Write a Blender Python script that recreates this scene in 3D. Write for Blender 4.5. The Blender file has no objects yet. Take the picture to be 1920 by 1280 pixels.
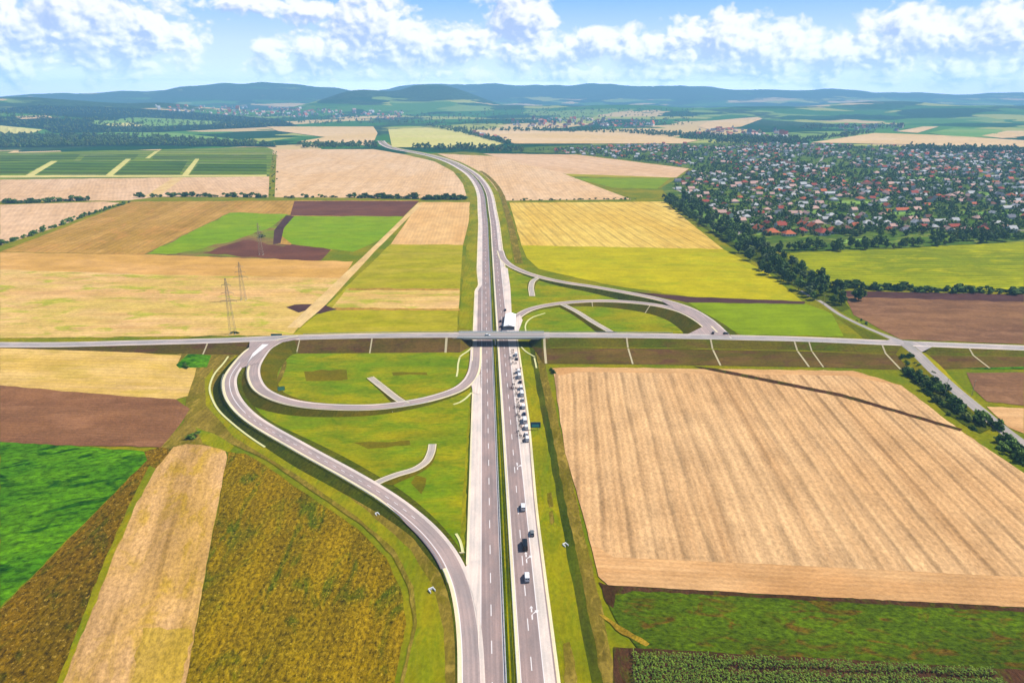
import bpy, bmesh, math, random
from math import radians, sin, cos, tan, atan, atan2, hypot, pi, exp, sqrt
from mathutils import Vector, Matrix, noise
random.seed(7)
S = bpy.context.scene
C = S.collection

# ------------------------------------------------------------------ camera
CAM_H = 180.0
F = 1280.0                                   # focal length in pixels of the 1920 wide photograph (24 mm)
PITCH = atan(462 / F)
cP, sP = cos(PITCH), sin(PITCH)
cam_d = bpy.data.cameras.new('camera')
cam_d.lens = 24; cam_d.sensor_width = 36; cam_d.clip_start = 1; cam_d.clip_end = 120000
cam = bpy.data.objects.new('camera', cam_d); C.objects.link(cam)
cam.location = (0, 0, CAM_H); cam.rotation_euler = (pi / 2 - PITCH, 0, 0)
S.camera = cam

# ------------------------------------------------------------------ exposure
S.view_settings.view_transform = 'Standard'
S.view_settings.look = 'None'
S.view_settings.gamma = 1
EXPO = 0.95
S.view_settings.exposure = EXPO
S.cycles.use_denoising = True
S.cycles.max_bounces = 4
S.cycles.diffuse_bounces = 2
S.cycles.volume_bounces = 0

# ------------------------------------------------------------------ sun
SUN_EL = radians(50)
SUN_AZ = atan2(0.95, 0.30)                   # from +Y towards +X: the sun stands right of the view
sd = bpy.data.lights.new('sun', 'SUN')
sd.energy = 4.0; sd.angle = radians(0.5); sd.color = (1, 0.95, 0.86)
sun = bpy.data.objects.new('sun', sd); C.objects.link(sun)
dsun = Vector((sin(SUN_AZ) * cos(SUN_EL), cos(SUN_AZ) * cos(SUN_EL), sin(SUN_EL)))
sun.rotation_euler = dsun.to_track_quat('Z', 'Y').to_euler()
sun.location = (300, 100, 400)

def lin(c):
    return tuple(((v / 255) / 12.92 if v / 255 <= 0.04045 else ((v / 255 + 0.055) / 1.055) ** 2.4) for v in c)
def rgba(c): return (*c, 1)

# ------------------------------------------------------------------ world: sky texture with cumulus banks by direction
W = bpy.data.worlds.new('World'); S.world = W
W.use_nodes = True
def build_world():
    nt = W.node_tree
    bg = nt.nodes['Background']
    sky = nt.nodes.new('ShaderNodeTexSky'); sky.sky_type = 'NISHITA'; sky.sun_disc = False
    sky.sun_elevation = SUN_EL; sky.sun_rotation = SUN_AZ
    sky.air_density = 1.0; sky.dust_density = 0.6; sky.ozone_density = 2.0
    nt.links.new(sky.outputs[0], bg.inputs[0]); bg.inputs[1].default_value = 0.07
build_world()
def build_sky():
    """the cloud bank: a far band of the sky dome, from the horizon up, beyond everything else"""
    m = bpy.data.materials.new('cumulus_sky'); m.use_nodes = True; m.cycles.emission_sampling = 'NONE'
    nt = m.node_tree; nt.nodes.clear(); L = nt.links.new
    N = lambda t, **k: _node(nt, t, **k)
    out = N('ShaderNodeOutputMaterial'); em = N('ShaderNodeEmission')
    geo = N('ShaderNodeNewGeometry')
    nrm = N('ShaderNodeVectorMath', operation='NORMALIZE'); L(geo.outputs['Position'], nrm.inputs[0])
    sep = N('ShaderNodeSeparateXYZ'); L(nrm.outputs[0], sep.inputs[0])
    # cloud coordinates: azimuth and height angle, in units of 100 photo pixels (about 4.5 degrees)
    az = N('ShaderNodeMath', operation='ARCTAN2'); L(sep.outputs[0], az.inputs[0]); L(sep.outputs[1], az.inputs[1])
    azs = N('ShaderNodeMath', operation='MULTIPLY'); L(az.outputs[0], azs.inputs[0]); azs.inputs[1].default_value = 12.8
    el = N('ShaderNodeMath', operation='ARCSINE'); L(sep.outputs[2], el.inputs[0])
    els = N('ShaderNodeMath', operation='MULTIPLY'); L(el.outputs[0], els.inputs[0]); els.inputs[1].default_value = 12.8
    uv = N('ShaderNodeCombineXYZ'); L(azs.outputs[0], uv.inputs[0]); L(els.outputs[0], uv.inputs[1])
    g = cloud_group()
    def dens(du, dv):
        a = N('ShaderNodeVectorMath', operation='ADD'); L(uv.outputs[0], a.inputs[0]); a.inputs[1].default_value = (du, dv, 0)
        n = N('ShaderNodeGroup'); n.node_tree = g; L(a.outputs[0], n.inputs[0]); return n.outputs[0]
    d0, d1, d2 = dens(0, 0), dens(0.07, 0.06), dens(0.16, 0.22)
    def mr(x, a, b, c, d, smooth=True):
        m = N('ShaderNodeMapRange'); m.interpolation_type = 'SMOOTHSTEP' if smooth else 'LINEAR'
        L(x, m.inputs['Value']); m.inputs['From Min'].default_value = a; m.inputs['From Max'].default_value = b
        m.inputs['To Min'].default_value = c; m.inputs['To Max'].default_value = d; return m.outputs[0]
    def mth(op, a, b=None):
        m = N('ShaderNodeMath', operation=op)
        for i, v in enumerate((a, b)):
            if v is None: continue
            if isinstance(v, (int, float)): m.inputs[i].default_value = v
            else: L(v, m.inputs[i])
        return m.outputs[0]
    alpha = mr(d0, 0.21, 0.53, 0, 1)
    # how much cloud stands between this point and the sun, near and farther on
    lit = mth('SUBTRACT', mth('MULTIPLY', mth('SUBTRACT', d0, d1), 1.25), mth('MULTIPLY', mth('SUBTRACT', d2, 0.70), 0.55))
    litf = mr(lit, -0.24, 0.34, 0, 1)
    base = mr(els.outputs[0], 0.1, 0.9, 0.0, 1.0)                # the flat, grey-blue bases lie low
    litf2 = mth('MULTIPLY', litf, mth('ADD', mth('MULTIPLY', base, 0.40), 0.60))
    k = 2 ** -EXPO
    cr = N('ShaderNodeValToRGB'); L(litf2, cr.inputs[0])
    e = cr.color_ramp.elements
    e[0].position = 0.0; e[0].color = rgba(tuple(v * k for v in lin((172, 188, 226))))
    e[1].position = 1.0; e[1].color = rgba(tuple(v * k * .97 for v in lin((255, 252, 250))))
    m_ = e.new(0.5); m_.color = rgba(tuple(v * k for v in lin((216, 222, 244))))
    # clear sky between the clouds
    sc = N('ShaderNodeValToRGB'); L(mr(els.outputs[0], 0.0, 2.4, 0, 1, False), sc.inputs[0])
    e = sc.color_ramp.elements
    e[0].position = 0; e[0].color = rgba(tuple(v * k for v in lin((222, 228, 249))))
    e[1].position = 1; e[1].color = rgba(tuple(v * k for v in lin((104, 160, 230))))
    m_ = e.new(0.35); m_.color = rgba(tuple(v * k for v in lin((198, 216, 247))))
    m_ = e.new(0.65); m_.color = rgba(tuple(v * k for v in lin((138, 186, 240))))
    mx = N('ShaderNodeMix', data_type='RGBA'); L(alpha, mx.inputs[0]); L(sc.outputs[0], mx.inputs['A']); L(cr.outputs[0], mx.inputs['B'])
    L(mx.outputs['Result'], em.inputs[0]); L(mth('MINIMUM', 5.0, mth('EXPONENT', mth('DIVIDE', 0.38, mth('MAXIMUM', els.outputs[0], 0.1)))), em.inputs[1])   # the bright low sky
    tr = N('ShaderNodeBsdfTransparent'); ms = N('ShaderNodeMixShader')      # thins out upwards into the open sky
    L(mr(els.outputs[0], 2.3, 3.2, 0, 1), ms.inputs[0]); L(em.outputs[0], ms.inputs[1]); L(tr.outputs[0], ms.inputs[2])
    L(ms.outputs[0], out.inputs[0])
    R = 66000; v, f = [], []; na, ne = 64, 8
    for j in range(ne + 1):
        e = radians(-1.2 + 15.5 * j / ne)
        for i in range(na + 1):
            a = radians(-70 + 140 * i / na); v.append((R * sin(a) * cos(e), R * cos(a) * cos(e), R * sin(e)))
    for j in range(ne):
        for i in range(na): q = j * (na + 1) + i; f.append((q, q + na + 1, q + na + 2, q + 1))
    me = bpy.data.meshes.new('sky'); me.from_pydata(v, [], f); me.materials.append(m)
    o = bpy.data.objects.new('sky', me); C.objects.link(o); o['kind'] = 'structure'
def _node(nt, t, **k):
    n = nt.nodes.new(t)
    for a, v in k.items(): setattr(n, a, v)
    return n
def px_dir(px, py):
    """azimuth and height of a photo pixel, in cloud units"""
    u, v = (px - 960) / F, (640 - py) / F
    x, y, z = u, cP + v * sP, -sP + v * cP
    r = sqrt(x * x + y * y + z * z)
    return 12.8 * atan2(x, y), 12.8 * math.asin(z / r)
CLOUDS = [  # photo pixel centre, half width, half height, weight
    (80, 50, 210, 80, 1.0), (235, 50, 110, 66, 1.05), (110, 112, 220, 34, .9), (330, 108, 80, 26, .62), (40, 130, 160, 22, .7),
    (555, 8, 190, 24, .9), (690, 50, 75, 66, 1.15), (620, 95, 120, 40, 1.0), (512, 100, 34, 36, .9), (512, 122, 60, 16, .8), (760, 80, 115, 46, 1.05),
    (870, 78, 75, 40, 1.05), (975, 30, 70, 58, 1.1), (1000, 100, 140, 40, 1.0), (1110, 75, 95, 34, 1.05), (1230, 95, 140, 32, 1.0),
    (1350, 66, 95, 46, 1.1), (1450, 85, 100, 44, 1.05), (1550, 100, 110, 40, 1.0), (1690, 90, 120, 52, 1.0),
    (1740, 58, 120, 44, 1.05), (1880, 60, 120, 52, 1.05), (1830, 125, 140, 32, .9), (1400, 125, 260, 26, .85), (900, 132, 320, 20, .72),
    (1150, 136, 340, 24, .8), (430, 138, 240, 16, .6), (640, 142, 240, 16, .66), (170, 155, 260, 14, .58), (1600, 148, 380, 18, .76), (1000, 158, 500, 10, .55), (855, 20, 16, 10, .5)]
def cloud_group():
    g = bpy.data.node_groups.new('cumulus_density', 'ShaderNodeTree')
    g.interface.new_socket('UV', in_out='INPUT', socket_type='NodeSocketVector')
    g.interface.new_socket('Density', in_out='OUTPUT', socket_type='NodeSocketFloat')
    N = lambda t, **k: _node(g, t, **k); L = g.links.new
    gi, go = N('NodeGroupInput'), N('NodeGroupOutput')
    # wobble the outline
    nw = N('ShaderNodeTexNoise'); nw.inputs['Scale'].default_value = 1.5; nw.inputs['Detail'].default_value = 3
    L(gi.outputs[0], nw.inputs['Vector'])
    sb = N('ShaderNodeVectorMath', operation='SUBTRACT'); L(nw.outputs['Color'], sb.inputs[0]); sb.inputs[1].default_value = (.5, .5, .5)
    sc = N('ShaderNodeVectorMath', operation='SCALE'); L(sb.outputs[0], sc.inputs[0]); sc.inputs['Scale'].default_value = 0.38
    p = N('ShaderNodeVectorMath', operation='ADD'); L(gi.outputs[0], p.inputs[0]); L(sc.outputs[0], p.inputs[1])
    acc = None
    for (px, py, rx, ry, w) in CLOUDS:
        u0, v0 = px_dir(px, py)
        s = N('ShaderNodeVectorMath', operation='SUBTRACT'); L(p.outputs[0], s.inputs[0]); s.inputs[1].default_value = (u0, v0, 0)
        m = N('ShaderNodeVectorMath', operation='MULTIPLY'); L(s.outputs[0], m.inputs[0]); m.inputs[1].default_value = (90 / rx, 90 / ry, 0)
        d = N('ShaderNodeVectorMath', operation='DOT_PRODUCT'); L(m.outputs[0], d.inputs[0]); L(m.outputs[0], d.inputs[1])
        e = N('ShaderNodeMath', operation='POWER'); e.inputs[0].default_value = 0.45; L(d.outputs['Value'], e.inputs[1])
        k = N('ShaderNodeMath', operation='MULTIPLY'); L(e.outputs[0], k.inputs[0]); k.inputs[1].default_value = w
        if acc is None: acc = k.outputs[0]
        else:
            a = N('ShaderNodeMath', operation='SMOOTH_MAX'); L(acc, a.inputs[0]); L(k.outputs[0], a.inputs[1]); a.inputs[2].default_value = 0.12; acc = a.outputs[0]
    # billows
    def bil(scale, sx, sy):
        mp = N('ShaderNodeVectorMath', operation='MULTIPLY'); L(p.outputs[0], mp.inputs[0]); mp.inputs[1].default_value = (sx, sy, 1)
        v = N('ShaderNodeTexVoronoi'); v.feature = 'SMOOTH_F1'; v.inputs['Scale'].default_value = scale; v.inputs['Smoothness'].default_value = 0.6
        v.inputs['Detail'].default_value = 2; v.inputs['Roughness'].default_value = 0.55
        L(mp.outputs[0], v.inputs['Vector']); return v.outputs['Distance']
    b1 = bil(2.2, 1, 1.5); b2 = bil(6.0, 1, 1.3)
    nf = N('ShaderNodeTexNoise'); nf.inputs['Scale'].default_value = 2.4; nf.inputs['Detail'].default_value = 7; nf.inputs['Roughness'].default_value = 0.52
    L(gi.outputs[0], nf.inputs['Vector'])
    def lin_(x, mul, off):
        m = N('ShaderNodeMath', operation='MULTIPLY_ADD'); L(x, m.inputs[0]); m.inputs[1].default_value = mul; m.inputs[2].default_value = off; return m.outputs[0]
    t = acc
    for x in (lin_(b1, -0.42, 0.20), lin_(b2, -0.22, 0.10), lin_(nf.outputs[0], 0.66, -0.33)):
        a = N('ShaderNodeMath', operation='ADD'); L(t, a.inputs[0]); L(x, a.inputs[1]); t = a.outputs[0]
    L(t, go.inputs[0])
    return g
build_sky()

# ------------------------------------------------------------------ helpers
def smooth(a, b, x):
    t = min(1, max(0, (x - a) / (b - a))); return t * t * (3 - 2 * t)
def at_h(px, D): return (px - 960) / F * cP * D
HILLS = [  # x, y, height, half width across, half depth
    *[(at_h(p, d), d, h, sx, sy) for p, d, h, sx, sy in (
        (-220, 5400, 172, 1350, 800), (70, 5600, 150, 450, 700), (250, 6000, 105, 800, 600), (-60, 4200, 70, 650, 450),
        (690, 7600, 262, 520, 900), (815, 8200, 300, 560, 1000),
        (90, 10500, 190, 880, 1300), (230, 10800, 240, 880, 1300), (380, 11000, 285, 1000, 1300), (540, 11200, 330, 1300, 1300),
        (800, 13500, 375, 1250, 1500), (960, 13700, 362, 1250, 1500), (1110, 13700, 338, 1250, 1500), (1260, 13700, 318, 1300, 1500), (1420, 13700, 284, 1300, 1500), (1580, 13700, 250, 1300, 1500),
        (1740, 13700, 218, 1300, 1500), (1890, 13700, 200, 1150, 1500), (2060, 13700, 190, 1300, 1500),
        (1180, 7200, 70, 800, 600), (1420, 6700, 80, 800, 700), (1650, 7300, 100, 1000, 800), (1850, 6200, 80, 800, 700), (2050, 6500, 110, 1000, 800), (1000, 7600, 80, 700, 700))]]
def T(x, y):
    r = hypot(x, y)
    if y < 2400 or r < 2600: return 0.0
    s = smooth(2600, 5000, r)
    acc = 0.0
    for hx, hy, hh, sx, sy in HILLS:
        dx, dy = (x - hx) / sx, (y - hy) / sy
        q = dx * dx + dy * dy
        if q < 12: acc += (hh * exp(-q * 0.8)) ** 3
    h = acc ** (1 / 3)
    h *= 1 + 0.22 * noise.noise((x / 900, y / 1400, 1.3)) + 0.10 * noise.noise((x / 300, y / 500, 4.3))
    return s * (h + 8 * (1 + noise.noise((x / 1700, y / 1300, 0))) - 2)
def ray(px, py):
    u, v = (px - 960) / F, (640 - py) / F
    return Vector((u, cP + v * sP, -sP + v * cP))
def G(px, py, z=0.0):
    """the place on the level z seen at a photo pixel"""
    r = ray(px, py); t = (CAM_H - z) / -r.z
    return Vector((r.x * t, r.y * t, z))
def GT(px, py):
    """the place on the terrain seen at a photo pixel"""
    r = ray(px, py)
    if r.z < 0:
        g = G(px, py)
        if g.y < 2300: return g
    t0 = t = 2300.0
    while t < 40000:
        p = r * t
        if CAM_H + p.z < T(p.x, p.y): break
        t0 = t; t *= 1.012
    else: return None
    for _ in range(18):
        m = (t0 + t) / 2; p = r * m
        if CAM_H + p.z < T(p.x, p.y): t = m
        else: t0 = m
    p = r * t
    return Vector((p.x, p.y, T(p.x, p.y)))
def mesh_from(name, verts, faces, mats, fm=None, uvs=None, smooth_=False):
    me = bpy.data.meshes.new(name); me.from_pydata([tuple(v) for v in verts], [], faces)
    for m in (mats if isinstance(mats, (list, tuple)) else [mats]): me.materials.append(m)
    if fm: me.polygons.foreach_set('material_index', fm)
    if uvs:
        ul = me.uv_layers.new(name='uv')
        flat = []
        for p in me.polygons:
            for li in p.loop_indices: flat += uvs[me.loops[li].vertex_index]
        ul.data.foreach_set('uv', flat)
    if smooth_: me.polygons.foreach_set('use_smooth', [True] * len(me.polygons))
    me.update(); return me
def link(name, me, parent=None):
    o = bpy.data.objects.new(name, me); C.objects.link(o)
    if parent is not None: o.parent = parent
    return o
def struct(o, kind='structure'): o['kind'] = kind; return o
def tag(o, label, cat, group=None):
    o['label'] = label; o['category'] = cat
    if group: o['group'] = group
    return o
def thing(name, label, cat, loc=(0, 0, 0), rz=0, group=None):
    o = bpy.data.objects.new(name, None); C.objects.link(o); o.empty_display_size = 1
    o.location = loc; o.rotation_euler = (0, 0, rz); return tag(o, label, cat, group)
def copy_tree(o, parent=None):
    c = o.copy(); C.objects.link(c)
    if parent is not None: c.parent = parent
    for ch in list(o.children): copy_tree(ch, c)
    return c
ONES = ['', 'first', 'second', 'third', 'fourth', 'fifth', 'sixth', 'seventh', 'eighth', 'ninth', 'tenth', 'eleventh', 'twelfth', 'thirteenth',
        'fourteenth', 'fifteenth', 'sixteenth', 'seventeenth', 'eighteenth', 'nineteenth']
TENS = {2: ('twenty', 'twentieth'), 3: ('thirty', 'thirtieth'), 4: ('forty', 'fortieth'), 5: ('fifty', 'fiftieth'), 6: ('sixty', 'sixtieth'), 7: ('seventy', 'seventieth'), 8: ('eighty', 'eightieth'), 9: ('ninety', 'ninetieth')}
def nth(n):
    if n < 20: return ONES[n]
    a, b = divmod(n, 10); return TENS[a][1] if b == 0 else TENS[a][0] + '-' + ONES[b]
class MB:
    """collects simple solids into one mesh"""
    def __init__(s): s.v, s.f, s.m = [], [], []
    def quad(s, pts, m=0):
        i = len(s.v); s.v += [Vector(p) for p in pts]; s.f.append(tuple(range(i, i + len(pts)))); s.m.append(m)
    def box(s, c, d, m=0, rz=0, taper=1.0):
        i = len(s.v); cx, cy, cz = c; a, b, h = d[0] / 2, d[1] / 2, d[2] / 2
        for z, k in ((-h, 1), (h, taper)):
            for x, y in ((-a, -b), (a, -b), (a, b), (-a, b)):
                x2, y2 = x * k, y * k
                s.v.append(Vector((cx + x2 * cos(rz) - y2 * sin(rz), cy + x2 * sin(rz) + y2 * cos(rz), cz + z)))
        for f in ((0, 3, 2, 1), (4, 5, 6, 7), (0, 1, 5, 4), (1, 2, 6, 5), (2, 3, 7, 6), (3, 0, 4, 7)):
            s.f.append(tuple(i + k for k in f)); s.m.append(m)
    def bar(s, p, q, r, m=0, n=4, r2=None):
        p, q = Vector(p), Vector(q); d = (q - p)
        if d.length < 1e-6: return
        d.normalize(); a = d.orthogonal().normalized(); b = d.cross(a)
        i = len(s.v)
        for c, rr in ((p, r), (q, r2 if r2 is not None else r)):
            for k in range(n): s.v.append(c + (a * cos(2 * pi * k / n) + b * sin(2 * pi * k / n)) * rr)
        for k in range(n):
            s.f.append((i + k, i + (k + 1) % n, i + n + (k + 1) % n, i + n + k)); s.m.append(m)
        s.f.append(tuple(i + k for k in reversed(range(n)))); s.m.append(m)
        s.f.append(tuple(i + n + k for k in range(n))); s.m.append(m)
    def prism(s, prof, y0, y1, m=0, inset=0.0):
        """side profile (x, z) swept across y, the flanks drawn in a little above inset height"""
        i = len(s.v); n = len(prof)
        for y in (y0, y1):
            for x, z in prof: s.v.append(Vector((x, y, z)))
        for k in range(n): s.f.append((i + k, i + (k + 1) % n, i + n + (k + 1) % n, i + n + k)); s.m.append(m)
        s.f.append(tuple(i + k for k in reversed(range(n)))); s.m.append(m)
        s.f.append(tuple(i + n + k for k in range(n))); s.m.append(m)
    def mesh(s, name, mats, smooth_=False, fix=True):
        me = mesh_from(name, s.v, s.f, mats, s.m, None, smooth_)
        if fix:
            bm = bmesh.new(); bm.from_mesh(me); bmesh.ops.recalc_face_normals(bm, faces=bm.faces); bm.to_mesh(me); bm.free()
        return me
    def obj(s, name, mats, parent=None, **k): return link(name, s.mesh(name, mats, **k), parent)

# ------------------------------------------------------------------ materials
KA = 0.60                                     # photograph colour of a sunlit flat surface -> base colour
def alb(c, k=KA):
    l = lin(c); g = .2126 * l[0] + .7152 * l[1] + .0722 * l[2]
    return tuple(max(.002, g + (v - g) * 1.12) * k for v in l)
def new_mat(name, rough=0.9, spec=0.1):
    m = bpy.data.materials.new(name); m.use_nodes = True
    nt = m.node_tree; b = nt.nodes['Principled BSDF']
    b.inputs['Roughness'].default_value = rough; b.inputs['Specular IOR Level'].default_value = spec
    return m, nt, b
def plain(name, c, rough=0.7, spec=0.3, metal=0.0, k=KA, var=0.10, vscale=0.6):
    m, nt, b = new_mat(name, rough, spec); b.inputs['Metallic'].default_value = metal
    col = alb(c, k)
    tc = _node(nt, 'ShaderNodeTexCoord'); nz = _node(nt, 'ShaderNodeTexNoise'); nz.inputs['Scale'].default_value = vscale; nz.inputs['Detail'].default_value = 4
    nt.links.new(tc.outputs['Object'], nz.inputs['Vector'])
    mx = _node(nt, 'ShaderNodeMix', data_type='RGBA'); nt.links.new(nz.outputs[0], mx.inputs[0])
    mx.inputs['A'].default_value = rgba(tuple(v * (1 - var) for v in col)); mx.inputs['B'].default_value = rgba(tuple(min(1, v * (1 + var)) for v in col))
    nt.links.new(mx.outputs['Result'], b.inputs['Base Color'])
    return m
class NB:
    def __init__(s, nt):
        s.nt = nt; s.L = nt.links.new
        geo = _node(nt, 'ShaderNodeNewGeometry'); s.pos = geo.outputs['Position']
    def mapped(s, ang, sx, sy, src=None):
        r = _node(s.nt, 'ShaderNodeVectorRotate'); r.rotation_type = 'Z_AXIS'; s.L(src or s.pos, r.inputs['Vector']); r.inputs['Angle'].default_value = ang
        m = _node(s.nt, 'ShaderNodeVectorMath', operation='MULTIPLY'); s.L(r.outputs[0], m.inputs[0]); m.inputs[1].default_value = (sx, sy, 0.02)
        return m.outputs[0]
    def noise(s, vec, scale=1, detail=5, rough=0.55, dist=0):
        n = _node(s.nt, 'ShaderNodeTexNoise'); s.L(vec, n.inputs['Vector']); n.inputs['Scale'].default_value = scale
        n.inputs['Detail'].default_value = detail; n.inputs['Roughness'].default_value = rough; n.inputs['Distortion'].default_value = dist
        return n.outputs[0]
    def mr(s, x, a, b, c=0, d=1):
        m = _node(s.nt, 'ShaderNodeMapRange'); m.interpolation_type = 'SMOOTHSTEP'; s.L(x, m.inputs['Value'])
        for k, v in zip(('From Min', 'From Max', 'To Min', 'To Max'), (a, b, c, d)): m.inputs[k].default_value = v
        return m.outputs[0]
    def mth(s, op, a, b=None, c=None):
        m = _node(s.nt, 'ShaderNodeMath', operation=op)
        for i, v in enumerate((a, b, c)):
            if v is None: continue
            if isinstance(v, (int, float)): m.inputs[i].default_value = v
            else: s.L(v, m.inputs[i])
        return m.outputs[0]
    def mix(s, f, a, b, blend='MIX'):
        m = _node(s.nt, 'ShaderNodeMix', data_type='RGBA', blend_type=blend)
        for k, v in ((0, f), ('A', a), ('B', b)):
            if isinstance(v, (int, float)): m.inputs[k].default_value = v
            elif isinstance(v, tuple): m.inputs[k].default_value = rgba(v)
            else: s.L(v, m.inputs[k])
        return m.outputs['Result']
    def scale(s, col, f):
        m = _node(s.nt, 'ShaderNodeVectorMath', operation='SCALE'); s.L(col, m.inputs[0])
        if isinstance(f, (int, float)): m.inputs['Scale'].default_value = f
        else: s.L(f, m.inputs['Scale'])
        return m.outputs[0]
def field_mat(name, c1, c2, c3=None, ang=0.0, row=2.0, row_amt=0.15, blotch=60, streak=0.35, fleck=0.25, fleck_m=1.2, band=0, band_amt=0.0, c4=None, c4_amt=0.3, wob=2.0, bump=0.4, stretch=14, fleck_col=None, brk=0.0, tram=0):
    """a field: slow blotches, streaks and rows along ang, tramline bands, and flecks a metre wide"""
    m, nt, b = new_mat(name, 1.0, 0.0); n = NB(nt)
    c1, c2 = alb(c1), alb(c2); c3 = alb(c3) if c3 else tuple(v * 0.6 for v in c1)
    big = n.noise(n.mapped(ang, 1 / blotch, 0.45 / blotch), 1, 6, 0.6, 0.6)
    col = n.mix(n.mr(big, 0.36, 0.64), c1, c2)
    st = n.noise(n.mapped(ang, 1 / (row * 1.6), 1 / (row * 1.6 * stretch)), 1, 4, 0.65)
    st2 = n.noise(n.mapped(ang, 1 / (row * 6), 1 / (row * 6 * stretch)), 1, 4, 0.6)
    sf = n.mth('ADD', n.mth('MULTIPLY', n.mr(st, 0.45, 0.75), 0.6), n.mth('MULTIPLY', n.mr(st2, 0.45, 0.70), 0.6))
    col = n.mix(n.mth('MULTIPLY', sf, streak), col, c3)
    if c4:
        pt = n.noise(n.mapped(ang, 1.7 / blotch, 0.7 / blotch), 1.9, 5, 0.6, 1.0)
        col = n.mix(n.mth('MULTIPLY', n.mr(pt, 0.5, 0.66), c4_amt), col, alb(c4))
    v = None
    # rows
    wv = n.noise(n.mapped(ang, 1 / 40, 1 / 90), 1, 2)
    vec = n.mapped(ang, 1, 1)
    sx = _node(nt, 'ShaderNodeSeparateXYZ'); nt.links.new(vec, sx.inputs[0])
    xx = n.mth('ADD', sx.outputs[0], n.mth('MULTIPLY', wv, wob))
    rows = n.mth('SINE', n.mth('MULTIPLY', xx, 2 * pi / row))
    val = n.mth('MULTIPLY_ADD', rows, row_amt, 1.0)
    if band:
        bd = n.mth('SINE', n.mth('MULTIPLY', xx, 2 * pi / band))
        bd = n.mr(bd, 0.45, 1.0, 1.0, 1.0 - band_amt)
        br = n.mr(n.noise(n.mapped(ang, 1 / 7, 1 / 45), 1, 4), 0.38, 0.62, brk, 1.0)
        bd = n.mth('SUBTRACT', 1.0, n.mth('MULTIPLY', n.mth('SUBTRACT', 1.0, bd), br))
        val = n.mth('MULTIPLY', val, bd)
    pg = n.noise(n.mapped(ang, 1 / 16, 1 / 28), 1, 5, 0.65)                      # patchy growth
    val = n.mth('MULTIPLY', val, n.mr(pg, 0.3, 0.7, 0.86, 1.13))
    if tram:                                                                     # wheel lines of the sprayer
        tm = n.mth('PINGPONG', xx, tram / 2); tl = n.mth('LESS_THAN', n.mth('ABSOLUTE', n.mth('SUBTRACT', tm, 1.0)), .35)
        val = n.mth('MULTIPLY', val, n.mth('MULTIPLY_ADD', tl, -.20, 1.0))
    fl = n.noise(n.mapped(ang, 1 / fleck_m, 0.55 / fleck_m), 1, 5, 0.75)
    val = n.mth('MULTIPLY', val, n.mr(fl, 0.25, 0.75, 1 - fleck, 1 + fleck))
    col = n.scale(col, val)
    if fleck_col:
        fk = n.noise(n.mapped(ang, .9 / fleck_m, .7 / fleck_m), 1.0, 3, 0.8)
        col = n.mix(n.mth('MULTIPLY', n.mr(fk, 0.56, 0.68), 0.75), col, alb(fleck_col))
    nt.links.new(col, b.inputs['Base Color'])
    if bump:
        bp = _node(nt, 'ShaderNodeBump'); bp.inputs['Strength'].default_value = bump; bp.inputs['Distance'].default_value = 0.5
        nt.links.new(fl, bp.inputs['Height']); nt.links.new(bp.outputs[0], b.inputs['Normal'])
    return m
def road_mat(name, c, streak=0.12, edge=None, seams=True):
    """paving: UV holds metres across and metres along"""
    m, nt, b = new_mat(name, 0.85, 0.25); n = NB(nt)
    uvn = _node(nt, 'ShaderNodeUVMap'); uvn.uv_map = 'uv'
    mp = _node(nt, 'ShaderNodeVectorMath', operation='MULTIPLY'); nt.links.new(uvn.outputs[0], mp.inputs[0]); mp.inputs[1].default_value = (0.9, 0.012, 0)
    a = n.noise(mp.outputs[0], 1.2, 4, 0.6)
    mp2 = _node(nt, 'ShaderNodeVectorMath', operation='MULTIPLY'); nt.links.new(uvn.outputs[0], mp2.inputs[0]); mp2.inputs[1].default_value = (0.15, 0.05, 0)
    d = n.noise(mp2.outputs[0], 1.0, 5, 0.6)
    g = n.noise(n.pos, 1.6, 3, 0.7)
    v = n.mr(a, 0.3, 0.7, 1 - streak, 1 + streak)
    v = n.mth('MULTIPLY', v, n.mr(d, 0.3, 0.7, 0.86, 1.12))
    v = n.mth('MULTIPLY', v, n.mr(g, 0.3, 0.7, 0.93, 1.07))
    su = _node(nt, 'ShaderNodeSeparateXYZ'); nt.links.new(uvn.outputs[0], su.inputs[0])
    wt = n.mth('COSINE', n.mth('MULTIPLY', n.mth('SUBTRACT', n.mth('ABSOLUTE', su.outputs[0]), 3.7), 2 * pi / 1.88))
    v = n.mth('MULTIPLY', v, n.mth('MULTIPLY_ADD', wt, -streak * .45, 1.0))
    tint = n.mix(n.mr(d, 0.35, 0.65), alb(c), tuple(x * y for x, y in zip(alb(c), (1.06, 0.98, 0.94))))
    nt.links.new(n.scale(tint, v), b.inputs['Base Color'])
    return m
def leaf_mat(name, dark, light):
    m, nt, b = new_mat(name, 0.8, 0.15); n = NB(nt)
    oi = _node(nt, 'ShaderNodeObjectInfo')
    a = n.noise(n.pos, 0.45, 4, 0.6)
    f = n.mth('ADD', n.mth('MULTIPLY', n.mr(a, 0.3, 0.7), 0.6), n.mth('MULTIPLY', oi.outputs['Random'], 0.4))
    nt.links.new(n.mix(f, dark, light), b.inputs['Base Color'])
    return m

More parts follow.
